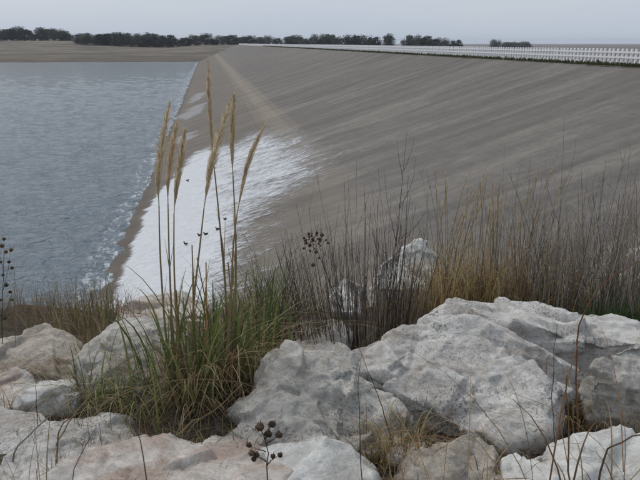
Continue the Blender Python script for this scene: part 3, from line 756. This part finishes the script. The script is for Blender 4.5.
single('bare_twig', 'tallest dark branched twig rising above the dark stems against the dam', 'twig',
       [([(378, 338), (388, 290), (396, 240), (402, 190), (407, 132)], 4.8, 4.8, .0045, .0015, DK), ([(396, 240), (388, 205), (384, 172)], 4.8, 4.8, .002, .001, DK), ([(400, 208), (412, 182), (416, 158)], 4.8, 4.85, .002, .001, DK),
        ([(403, 180), (399, 158), (397, 140)], 4.8, 4.78, .0018, .001, DK), ([(392, 262), (408, 236), (424, 214), (430, 186)], 4.8, 4.85, .002, .001, DK), ([(404, 170), (412, 150), (414, 138)], 4.8, 4.8, .0016, .0009, DK), ([(390, 280), (376, 246), (370, 214)], 4.8, 4.75, .002, .001, DK)])
single('bare_twig', 'thin branched twig rising above the grey thicket against the dam', 'twig',
       [([(552, 330), (556, 270), (560, 210), (564, 118)], 5.6, 5.6, .0036, .0012, GREYST), ([(559, 225), (548, 190), (545, 160)], 5.6, 5.6, .0018, .001, GREYST), ([(561, 195), (572, 165), (576, 140)], 5.6, 5.6, .0018, .001, GREYST), ([(556, 260), (570, 225), (584, 205)], 5.6, 5.65, .0018, .001, GREYST)])
single('bare_twig', 'thin bent twig above the dark stems, left of the tallest twig', 'twig',
       [([(364, 340), (362, 290), (356, 240), (357, 160)], 4.7, 4.7, .0034, .0012, GREYST), ([(358, 262), (348, 232), (340, 208)], 4.7, 4.7, .0018, .001, GREYST), ([(357, 230), (366, 204), (370, 190)], 4.7, 4.7, .0018, .001, GREYST)])
single('arching_stem', 'rust-brown stem arching in from the right edge over the big boulder', 'stem',
       [([(579, 436), (577, 400), (576, 360), (579, 325), (592, 298), (615, 275), (650, 256)], 3.0, 2.9, .0055, .0035, RUST)])
single('arching_stem', 'thick brown grass stem curving along the bottom right corner', 'stem', [([(595, 500), (604, 458), (622, 442), (660, 428)], 2.2, 2.1, .006, .004, BROWN)])
single('arching_stem', 'tan grass stem bending out of the bottom right corner', 'stem', [([(572, 520), (569, 470), (568, 425), (567, 375)], 2.3, 2.5, .0055, .004, (.22, .14, .07))])
single('bare_stalk', 'thin dark bare stalk standing before the right side of the big boulder', 'stalk', [([(556, 468), (554, 430), (552, 395), (554, 360), (557, 324)], 2.86, 2.9, .0030, .0016, (.10, .08, .065))])
single('bare_stalk', 'thin dark stalk in front of the middle boulder and white bottom rock', 'stalk', [([(364, 500), (361, 460), (360, 420), (358, 384), (361, 360)], 2.5, 2.6, .0028, .0012, (.07, .055, .05))])
single('bare_stalk', 'bent rust twig crossing the middle boulder', 'stalk', [([(392, 440), (384, 415), (378, 395), (368, 372), (358, 345)], 3.1, 3.15, .0032, .0018, (.11, .075, .05))])
single('bare_stalk', 'black thin stalk before the small dark-fronted rock on the left', 'stalk', [([(38, 430), (37, 410), (36, 392), (36, 380)], 3.3, 3.3, .003, .0018, (.03, .027, .025))])
single('fallen_stem', 'long grey stem leaning diagonally across the left rocks', 'stem', [([(18, 446), (60, 408), (110, 372), (160, 338)], 3.0, 3.7, .0045, .003, (.24, .21, .165))])
single('fallen_stem', 'straw stem arching low across the grass before the reeds', 'stem', [([(64, 422), (100, 404), (140, 388), (180, 380), (225, 380), (256, 388)], 3.0, 3.1, .004, .003, (.25, .19, .12))])
single('fallen_stem', 'thick straw stalk lying under the reeds beside the middle boulder', 'stem', [([(176, 436), (200, 418), (222, 404), (242, 384)], 3.25, 3.55, .008, .006, (.34, .27, .15))])
single('fallen_stem', 'pale dry stem leaning from the left rocks toward the reeds', 'stem', [([(58, 440), (82, 405), (108, 380), (128, 368)], 3.1, 3.3, .0045, .003, (.30, .24, .15))])
single('near_blade', 'blurred brown blade rising from the bottom edge near the left', 'blade', [([(156, 540), (146, 480), (138, 440), (134, 420)], 1.15, 1.2, .0042, .0012, (.20, .15, .10))])
single('near_blade', 'dull brown blade at the bottom edge, left of the blurred one', 'blade', [([(68, 530), (74, 470), (92, 436), (96, 425)], 1.35, 1.4, .0026, .001, (.17, .125, .085))])

# --- low litter on the abutment: uncountable
s = Strip()
for _ in range(9500):
    F = random.uniform(2.3, 9.0) if random.random() < .5 else random.uniform(2.5, 4.2); u = random.uniform(-120, 760); q = P(u, 300, F); x, y = q.x, q.y; z = gz(x, y)
    if F < 6 and vnoise([[x * 1.3, y * 1.3, 0]], 8)[0] < -.5: continue
    blade(s, Vector((x, y, z - .02)), random.uniform(.05, .2 if F < 5.5 else .3), random.uniform(.3, 1.4), random.uniform(0, 6.28), random.uniform(.002, .006), vary(random.choice([STRAW2, BROWN, GREYST, STRAW2, BROWN, GREEN2, DARKST]), .3), random.uniform(.2, 1.0), 4)
o = s.build('ground_litter', kind='stuff'); tag(o, 'short dead grass and litter over the soil between the boulders', 'grass')

# ------------------------------------------------------------------ boulders
tmp_sc = COL
def chip(pts, seed, bm, cuts=6):
    """hull corners knocked off by random planes, so the faces stay flat and the edges broken"""
    rc_ = random.Random(seed * 7 + 1); A = np.array([tuple(p) for p in pts]); size = float(np.ptp(A, 0).max())
    b2 = bmesh.new(); vs = [b2.verts.new(p) for p in A]; r = bmesh.ops.convex_hull(b2, input=vs)
    bmesh.ops.delete(b2, geom=list({g for g in r['geom_interior'] + r['geom_unused'] if isinstance(g, bmesh.types.BMVert)}), context='VERTS')
    for _ in range(cuts):
        n = Vector((rc_.gauss(0, 1), rc_.gauss(-.5, 1), rc_.gauss(.25, .8))).normalized(); sup = max(n.dot(v.co) for v in b2.verts)
        co = n * (sup - size * rc_.uniform(.010, .032))
        bmesh.ops.bisect_plane(b2, geom=b2.verts[:] + b2.edges[:] + b2.faces[:], plane_co=co, plane_no=n, clear_outer=True)
        e = [e for e in b2.edges if e.is_boundary]
        if e: bmesh.ops.contextual_create(b2, geom=e)
    out = [bm.verts.new(v.co) for v in b2.verts]; b2.free(); return out
def boulder(name, label, pts, mat, voxel=.022, depth=.5, seed=0, disp=1.0, extra_hulls=(), sink=.18, rotseed=None):
    hulls = [pts] + list(extra_hulls); bm = bmesh.new()
    for hp in hulls:
        P3 = [P(*q) for q in hp]
        ext = []
        for p in P3:
            d = (p - CAM); d.z = 0; d.normalize()
            b = p + d * depth; gg = gz(p.x, p.y) - sink
            ext.append(Vector((p.x + d.x * .06, p.y + d.y * .06, min(p.z - .02, gg))))
            ext.append(Vector((b.x, b.y, min(p.z - .25 * depth, gz(b.x, b.y) + .0))))
            ext.append(Vector((b.x, b.y, min(gz(b.x, b.y) - sink, p.z - .3))))
        vs = chip(P3 + ext, seed, bm)
        r = bmesh.ops.convex_hull(bm, input=vs)
        bmesh.ops.delete(bm, geom=list({g for g in r['geom_interior'] + r['geom_unused'] if isinstance(g, bmesh.types.BMVert)}), context='VERTS')
    me = bpy.data.meshes.new('t'); bm.to_mesh(me); bm.free()
    o = bpy.data.objects.new('t', me); COL.objects.link(o)
    rm = o.modifiers.new('r', 'REMESH'); rm.mode = 'VOXEL'; rm.voxel_size = voxel * .62; rm.adaptivity = 0
    dg = bpy.context.evaluated_depsgraph_get(); em = bpy.data.meshes.new_from_object(o.evaluated_get(dg))
    bpy.data.objects.remove(o); bpy.data.meshes.remove(me)
    n = len(em.vertices); co = np.empty(n * 3); em.vertices.foreach_get('co', co); co = co.reshape(-1, 3)
    no = np.empty(n * 3); em.vertices.foreach_get('normal', no); no = no.reshape(-1, 3)
    # broken, bedded surface: big dents, terraces along tilted bedding, chips, grit
    rs = np.random.default_rng(seed); bd = rs.normal(size=3); bd[2] = abs(bd[2]) + 1.0; bd /= np.linalg.norm(bd)
    def facets(p, size, k):
        """piecewise planar fracture faces: each cell of a random scatter carries its own tilted plane"""
        lo, hi = p.min(0), p.max(0); m = max(6, int(np.prod((hi - lo) / size + .6))); m = min(m, 260)
        sd_ = lo + rs.random((m, 3)) * (hi - lo); best = np.full(len(p), 1e9); out = np.zeros(len(p))
        tl = rs.normal(size=(m, 3)) * .30; of = rs.normal(size=m) * size * .03
        d2 = np.full(len(p), 1e9); o2 = np.zeros(len(p))
        for j in range(m):
            e = p - sd_[j]; dd = (e * e).sum(1); val = np.clip(e @ tl[j] + of[j], -size * .2, size * .2)
            w_ = dd < best; v_ = (~w_) & (dd < d2)
            d2[w_] = best[w_]; o2[w_] = out[w_]; best[w_] = dd[w_]; out[w_] = val[w_]
            d2[v_] = dd[v_]; o2[v_] = val[v_]
        w = sstep(0, .014 if k == 1 else .010, np.sqrt(d2) - np.sqrt(best)) * .5 + .5      # edges broken over, not knife-cut
        return out * w + o2 * (1 - w)
    q = co + .014 * np.stack([fbm(co * 5, 2, seed + 50 + i) for i in range(3)], 1)
    lay = (q @ bd) * 11 + .8 * fbm(co * 2, 2, seed + 60); tri = lay - np.floor(lay); terr = np.where(tri < .85, tri / .85, (1 - tri) / .15) - .5
    gate = np.clip(.5 + 1.8 * vnoise(co * 1.9, seed + 5), 0, 1)
    mid = fbm(q * 7, 3, seed + 2); rid = 1 - 2 * np.abs(vnoise(q * 5.3, seed + 3)); fine = fbm(co * 26, 3, seed + 4); pits = np.minimum(0, fbm(q * 15, 3, seed + 12) + .25)
    d = disp * (.62 * facets(q, .38, 1) + .62 * facets(q, .14, 2) * (.2 + .8 * gate) + .006 * mid + .006 * rid + .008 * terr * gate + .0062 * fine + .009 * pits * (1 - gate) - .01)
    co = co + no * d[:, None]
    c0 = co.mean(0); c0[2] = gz(c0[0], c0[1])
    em.vertices.foreach_set('co', (co - c0).ravel()); em.name = name
    em.materials.clear(); em.materials.append(mat)
    em.polygons.foreach_set('use_smooth', np.ones(len(em.polygons), dtype=bool)); em.update()
    ob = bpy.data.objects.new(name, em); COL.objects.link(ob); ob.location = Vector(c0)
    return tag(ob, label, 'boulder', 'riprap boulders')
boulder('boulder', 'largest whitish boulder with a speckled sloping face and flat top, right of centre',
        [(336, 370, 3.72), (432, 319, 4.02), (472, 322, 3.92), (400, 402, 3.42), (472, 434, 3.18), (538, 454, 3.0), (556, 418, 3.12), (512, 340, 3.80), (585, 385, 3.75)],
        M_rock[4], .019, .55, 5, extra_hulls=[[(424, 308, 4.2), (438, 298, 4.45), (500, 302, 4.6), (640, 325, 4.5), (690, 332, 4.4), (690, 380, 4.1), (600, 385, 3.95), (440, 318, 4.08), (560, 330, 4.02), (650, 345, 4.0)]])
boulder('boulder', 'grey rough pyramid-shaped boulder in the middle foreground',
        [(220, 450, 3.14), (272, 356, 3.56), (288, 342, 3.64), (300, 343, 3.66), (342, 352, 3.74), (306, 360, 3.48), (350, 394, 3.32), (330, 458, 3.03), (376, 384, 3.6)],
        M_rock[2], .017, .40, 12, extra_hulls=[[(338, 404, 3.3), (372, 392, 3.5), (402, 404, 3.42), (418, 434, 3.2), (396, 458, 3.03), (335, 452, 3.06)]])
boulder('boulder', 'broad pinkish-white slab along the bottom edge, left of the seed-head weed',
        [(15, 505, 2.45), (72, 458, 2.75), (128, 438, 2.95), (165, 433, 3.0), (225, 440, 2.97), (268, 448, 2.9), (300, 485, 2.6), (285, 540, 2.25), (40, 550, 2.2)], M_rock[1], .018, .25, 21, .7)
boulder('boulder', 'smooth white rounded rock at the bottom edge below the middle boulder',
        [(262, 452, 2.86), (292, 439, 2.90), (322, 432, 2.92), (345, 441, 2.9), (372, 474, 2.75), (382, 505, 2.55), (262, 515, 2.4), (320, 525, 2.35)], M_rock[5], .016, .14, 33, .6)
boulder('boulder', 'brown-streaked small boulder at the bottom edge below the big boulder',
        [(402, 480, 2.8), (424, 452, 2.92), (455, 433, 2.98), (480, 432, 3.0), (498, 455, 2.93), (505, 488, 2.72), (440, 515, 2.55)], M_rock[3], .016, .12, 41)
boulder('boulder', 'white slab in the bottom right corner behind arching grass',
        [(505, 460, 2.82), (560, 453, 2.88), (602, 442, 2.9), (642, 427, 2.92), (720, 405, 2.95), (498, 505, 2.5), (600, 525, 2.3), (730, 525, 2.3)], M_rock[5], .018, .15, 52, .7)
boulder('boulder', 'pale grey boulder cut by the right edge above the corner slab',
        [(588, 378, 3.3), (597, 360, 3.38), (640, 338, 3.5), (700, 322, 3.6), (592, 396, 3.28), (640, 406, 3.25), (710, 412, 3.2)], M_rock[2], .018, .2, 63)
boulder('boulder', 'low bluish-white slab at the left edge under the diagonal stem',
        [(-35, 425, 3.3), (0, 411, 3.4), (42, 421, 3.38), (85, 419, 3.42), (128, 422, 3.38), (146, 440, 3.15), (62, 474, 2.88), (20, 487, 2.78), (-45, 485, 2.78), (100, 460, 2.98)], M_rock[4], .018, .15, 71, .8)
boulder('boulder', 'small block with white top and dark front, left side',
        [(14, 404, 3.55), (22, 389, 3.62), (42, 379, 3.85), (78, 381, 3.88), (82, 393, 3.68), (76, 416, 3.58), (30, 418, 3.5), (50, 394, 3.58), (16, 416, 3.52)], M_rock[5], .015, .1, 83, .8)
boulder('boulder', 'small pinkish upright rock at the left edge',
        [(-20, 385, 3.85), (2, 372, 3.95), (18, 365, 4.0), (34, 380, 3.9), (36, 402, 3.75), (0, 412, 3.65), (-20, 410, 3.65)], M_rock[1], .015, .12, 91, .8)
boulder('boulder', 'rounded tan boulder behind the left-edge rocks',
        [(-30, 352, 4.4), (14, 335, 4.6), (50, 329, 4.7), (74, 339, 4.6), (88, 362, 4.3), (84, 388, 4.05), (0, 388, 4.05), (40, 350, 4.3)], M_rock[3], .018, .35, 101)
boulder('boulder', 'grey speckled boulder left of the reed clump',
        [(82, 402, 3.78), (79, 362, 4.0), (95, 341, 4.2), (132, 319, 4.45), (163, 315, 4.5), (190, 330, 4.4), (190, 392, 3.8), (120, 407, 3.74), (120, 350, 4.05)], M_rock[2], .018, .35, 115)
boulder('boulder', 'pinkish boulder at the brink of the bank behind the grey speckled one',
        [(104, 334, 5.3), (118, 314, 5.6), (146, 300, 5.95), (184, 291, 6.2), (208, 302, 6.0), (206, 338, 5.2)], M_rock[1], .022, .4, 121)
boulder('boulder', 'pale rock behind the middle boulder at the foot of the dark stems',
        [(284, 352, 4.4), (299, 321, 4.85), (334, 318, 5.0), (350, 336, 4.7), (346, 368, 4.25), (284, 372, 4.2)], M_rock[0], .018, .3, 132)
boulder('boulder', 'white rock showing above the dark stems toward the dam',
        [(372, 288, 6.7), (378, 262, 6.95), (400, 246, 7.1), (424, 241, 7.2), (437, 256, 7.05), (434, 292, 6.65)], M_rock[5], .022, .45, 144)
boulder('boulder', 'small white rock glimpsed between the dark stems',
        [(334, 288, 6.1), (348, 278, 6.2), (365, 286, 6.1), (362, 312, 5.7), (338, 312, 5.7)], M_rock[5], .02, .3, 151)
boulder('boulder', 'pale rock behind the grey thicket at the right edge',
        [(626, 252, 7.3), (640, 228, 7.5), (680, 218, 7.6), (690, 290, 6.8), (622, 290, 6.8)], M_rock[2], .03, .5, 163)
boulder('boulder', 'flat grey stone in the shadowed gap under the big boulder',
        [(384, 452, 3.02), (396, 444, 3.1), (424, 446, 3.1), (430, 458, 3.0), (390, 464, 2.95)], M_rock[2], .014, .1, 171, .6)

# ------------------------------------------------------------------ crest verge: grass strip and small shrubs
s = Strip()
for _ in range(9000):
    y = 34 + 330 * random.random() ** 2.2; x = CREST_X + random.uniform(-.05, .85); k = 1 + y / 110
    z = .04
    an = random.uniform(0, 6.28); d = Vector((math.cos(an), math.sin(an), 0)); h = random.uniform(.08, .34) * (1.25 if random.random() < .2 else 1)
    a = Vector((x, y, z)); s.ribbon([a, a + Vector((0, 0, h * .6)) + d * h * .15, a + Vector((0, 0, h)) + d * h * .5], .035 * k, vary(random.choice([(.05, .065, .028), (.075, .08, .035), (.12, .105, .055), (.04, .055, .025)]), .25), RGT, .2)
tag(s.build('verge_grass', kind='stuff'), 'strip of dark green grass at the foot of the white fence', 'grass')

def leaf_crown(rnd, n, rad, hgt, size, clumps, zc):
    """leaf-sized faces gathered in uneven clumps"""
    cl = []
    for _ in range(clumps):
        th = rnd.uniform(0, 6.283); ph = rnd.uniform(-1, 1); r = rnd.random() ** .5
        cl.append((Vector((rad * .78 * r * math.cos(th) * math.sqrt(1 - ph * ph * .7), rad * .78 * r * math.sin(th) * math.sqrt(1 - ph * ph * .7), zc + hgt * .40 * ph)), rnd.uniform(.22, .42) * rad))
    V = []; F_ = []
    for _ in range(n):
        c, r = rnd.choice(cl); d = Vector((rnd.gauss(0, 1), rnd.gauss(0, 1), rnd.gauss(0, 1))).normalized() * r * rnd.random() ** .4
        p = c + d; a = Vector((rnd.gauss(0, 1), rnd.gauss(0, 1), rnd.gauss(0, .6))).normalized(); b = a.orthogonal().normalized(); sz = size * rnd.uniform(.6, 1.4)
        k = len(V); V += [tuple(p - a * sz), tuple(p + b * sz * .5), tuple(p + a * sz), tuple(p - b * sz * .5)]; F_.append((k, k + 1, k + 2, k + 3))
    return V, F_, cl
def tree_meshes(i, shape):
    rnd = random.Random(100 + i); rad, h = shape
    V, F_, cl = leaf_crown(rnd, 3600, rad, h * 1.02, h * .036, 46, h * .50)
    cm = mesh_obj('crown', V, F_, M_leaf); s = Strip()
    s.tube([Vector((0, 0, -.4)), Vector((.05, 0, h * .3)), Vector((0, .1, h * .8))], h * .022, h * .006, (.08, .07, .06), 6)
    for c, r in cl[:9]:
        b = Vector((0, 0, max(h * .12, c.z - h * .18))); s.tube([b, (b + c) / 2 + Vector((0, 0, -h * .02)), c], h * .008, h * .003, (.08, .07, .06), 4)
    tm = mesh_obj('trunk', s.v, s.f, M_bark); a, b = cm.data, tm.data
    bpy.data.objects.remove(cm); bpy.data.objects.remove(tm); return a, b
TREES = [tree_meshes(i, sh) for i, sh in enumerate(((.62, 1.0), (.50, 1.0), (.75, 1.0), (.40, 1.0), (.58, 1.0)))]   # unit height
ORD = 'first second third fourth fifth sixth seventh eighth ninth tenth eleventh twelfth thirteenth fourteenth fifteenth sixteenth seventeenth eighteenth nineteenth twentieth'.split()
ti = 0
def trees(row, where, group, Yf, lst):
    """lst: (u centre, v top, height-to-width aspect)"""
    global ti
    for k, (u, vt, wpx) in enumerate(lst):
        Y = Yf + random.uniform(-18, 18); vt -= 1.2; d = ray(u, vt); t = Y / d.y; top = CAM + d * t
        z0 = gz(top.x, top.y); H = max(3.0, top.z - z0); wid = wpx / FPX * Y
        cm, tm = TREES[ti % 5]; ti += 1; rad = (.62, .50, .75, .40, .58)[(ti - 1) % 5]
        e = tag(empty('tree', (top.x, top.y, z0)), '%s tree from left %s' % (ORD[k], where), 'tree', group)
        sx = wid * 1.75 / (2 * rad * .95)
        e.rotation_euler = (0, 0, random.uniform(0, 6.28)); e.scale = (sx, sx, H * .98)
        for nm, me in (('crown', cm), ('trunk', tm)):
            o = bpy.data.objects.new(nm, me); COL.objects.link(o); o.parent = e
trees(0, "in two round groups on the far left hill", 'trees beyond the far shore', 855, [(2, 31, 12), (9, 30, 11), (17, 28, 12), (24, 30, 9), (32, 35, 6), (40, 29, 9), (48, 30, 10), (56, 30, 11), (63, 32, 9), (70, 36, 7)])
trees(1, "in the long dark row above the far shore", 'trees beyond the far shore', 745, [(79, 35, 9), (86, 34, 10), (94, 36, 9), (102, 35, 11), (110, 34, 12), (118, 34, 11), (126, 34, 10), (134, 35, 11), (142, 36, 11), (151, 34, 12), (159, 38, 10), (167, 36, 12)])
trees(2, "in the row ending at the dam's far end", 'trees beyond the far shore', 770, [(177, 40, 9), (186, 39, 9), (195, 36, 11), (206, 35, 9), (214, 40, 8)])
trees(3, "in the low row beyond the dam's far end", 'trees behind the dam', 800, [(221, 37, 11), (231, 36, 10), (240, 38, 9), (249, 37, 10), (259, 38, 10), (268, 37, 9), (277, 39, 7)])
trees(4, "in the row behind the white fence's middle", 'trees behind the dam', 690, [(290, 37, 10), (297, 37, 11), (308, 39, 8), (317, 36, 9), (328, 35, 11), (338, 38, 9), (347, 37, 10), (357, 36, 9), (366, 37, 11), (374, 38, 9)])
trees(5, "in the row right of the gap behind fence", 'trees behind the dam', 640, [(387, 35, 6), (391, 36, 6), (409, 36, 10), (417, 37, 9), (426, 37, 10), (436, 39, 9), (445, 40, 8), (456, 41, 9)])
trees(6, "in the small far group above fence at right", 'trees behind the dam', 1050, [(496, 41, 8), (508, 43, 8), (516, 43, 8), (525, 43, 9)])

# small shrubs on the verge
rnd = random.Random(5)
for k, (u, v, w, lab) in enumerate(((598, 62, 7, 'largest dark green shrub at the fence foot near the right edge'), (498, 57.5, 4, 'small dark shrub at the fence foot, left of the two mid-fence shrubs'),
        (530, 59, 4, 'small dark shrub at the fence foot, right of the two mid-fence shrubs'), (622, 64, 5, 'low dark shrub at the fence foot between the largest shrub and the right edge'), (484, 56.5, 2.5, 'tiny shrub at the fence foot farthest left of the clearly seen ones'))):
    x = CREST_X + .45; d = ray(u, v); Y = x / d.x * d.y; rad = w / FPX * Y * .5
    e = tag(empty('shrub', (x, Y, .04)), lab, 'shrub', 'shrubs on the dam verge')
    V, F_, cl = leaf_crown(rnd, 700, rad, rad * 1.5, rad * .12, 14, rad * .75)
    mesh_obj('foliage', V, F_, M_bushleaf, e)
    s = Strip()
    for c, r in cl[:5]: s.tube([Vector((0, 0, -.05)), c], .012, .005, (.07, .06, .05), 4)
    mesh_obj('twigs', s.v, s.f, M_bark, e)

# ------------------------------------------------------------------ dark birds on the ice and at the water's edge
def bird_mesh():
    bm = bmesh.new(); bmesh.ops.create_uvsphere(bm, u_segments=12, v_segments=8, radius=1)
    for v in bm.verts:
        x, y, z = v.co; v.co = Vector((x * .16 - .02 * z, y * .085, .10 + z * .075)); 
        if x < -.5: v.co.z += .05 * (-x - .5) * 2; v.co.x -= .06 * (-x - .5)
    r = bmesh.ops.create_uvsphere(bm, u_segments=10, v_segments=6, radius=.048)
    for v in r['verts']: v.co += Vector((.15, 0, .225))
    r = bmesh.ops.create_cone(bm, cap_ends=True, segments=8, radius1=.05, radius2=.035, depth=.15)
    for v in r['verts']: v.co = Vector((v.co.x + .13 + v.co.z * .2, v.co.y, v.co.z + .17))
    r = bmesh.ops.create_cone(bm, cap_ends=True, segments=6, radius1=.016, radius2=.004, depth=.06)
    for v in r['verts']: v.co = Vector((.15 + .06 + v.co.z, v.co.y, .218 + v.co.x))
    for sgn in (-1, 1):
        r = bmesh.ops.create_cone(bm, cap_ends=True, segments=5, radius1=.008, radius2=.008, depth=.10)
        for v in r['verts']: v.co += Vector((.02, sgn * .03, .02))
    me = bpy.data.meshes.new('bird'); bm.to_mesh(me); bm.free(); me.materials.append(M_feather)
    me.polygons.foreach_set('use_smooth', np.ones(len(me.polygons), dtype=bool)); return me
BM = bird_mesh()
for u, v, lab in ((187.5, 182, 'dark bird alone high on the white ice between the reed plumes'), (186, 246, 'dark bird low on the ice, right of the three left reed stems'),
                  (200, 237, 'dark bird on the ice, left one of a close pair beside a reed stem'), (206, 236, 'dark bird on the ice, right one of a close pair beside a reed stem'),
                  (218, 231, 'dark bird on the ice right of the close pair'), (225, 221, 'dark bird on the ice uppermost of the group right of the tallest reed')):
    p = px_to_face(u, v); o = bpy.data.objects.new('bird', BM); COL.objects.link(o)
    o.location = Vector((p.x, p.y, float(face_point(np.array([p.x]), 0)[0]) + .06)); o.scale = (.75, .75, .75); o.rotation_euler = (0, 0, random.uniform(0, 6.28)); tag(o, lab, 'bird', 'dark birds on the ice')

# ------------------------------------------------------------------ the damp air over the lake
hv, hf = box(0, 4000, -20, 19000, 19000, 62)
hm = bpy.data.materials.new('damp_air'); hm.use_nodes = True; hn = hm.node_tree; hn.nodes.clear()
pv_ = hn.nodes.new('ShaderNodeVolumePrincipled'); pv_.inputs['Density'].default_value = .00010; pv_.inputs['Color'].default_value = (.86, .91, 1, 1); pv_.inputs['Anisotropy'].default_value = 0.1
ho = hn.nodes.new('ShaderNodeOutputMaterial'); hn.links.new(pv_.outputs[0], ho.inputs['Volume'])
tag(mesh_obj('haze', hv, hf, hm), kind='stuff')
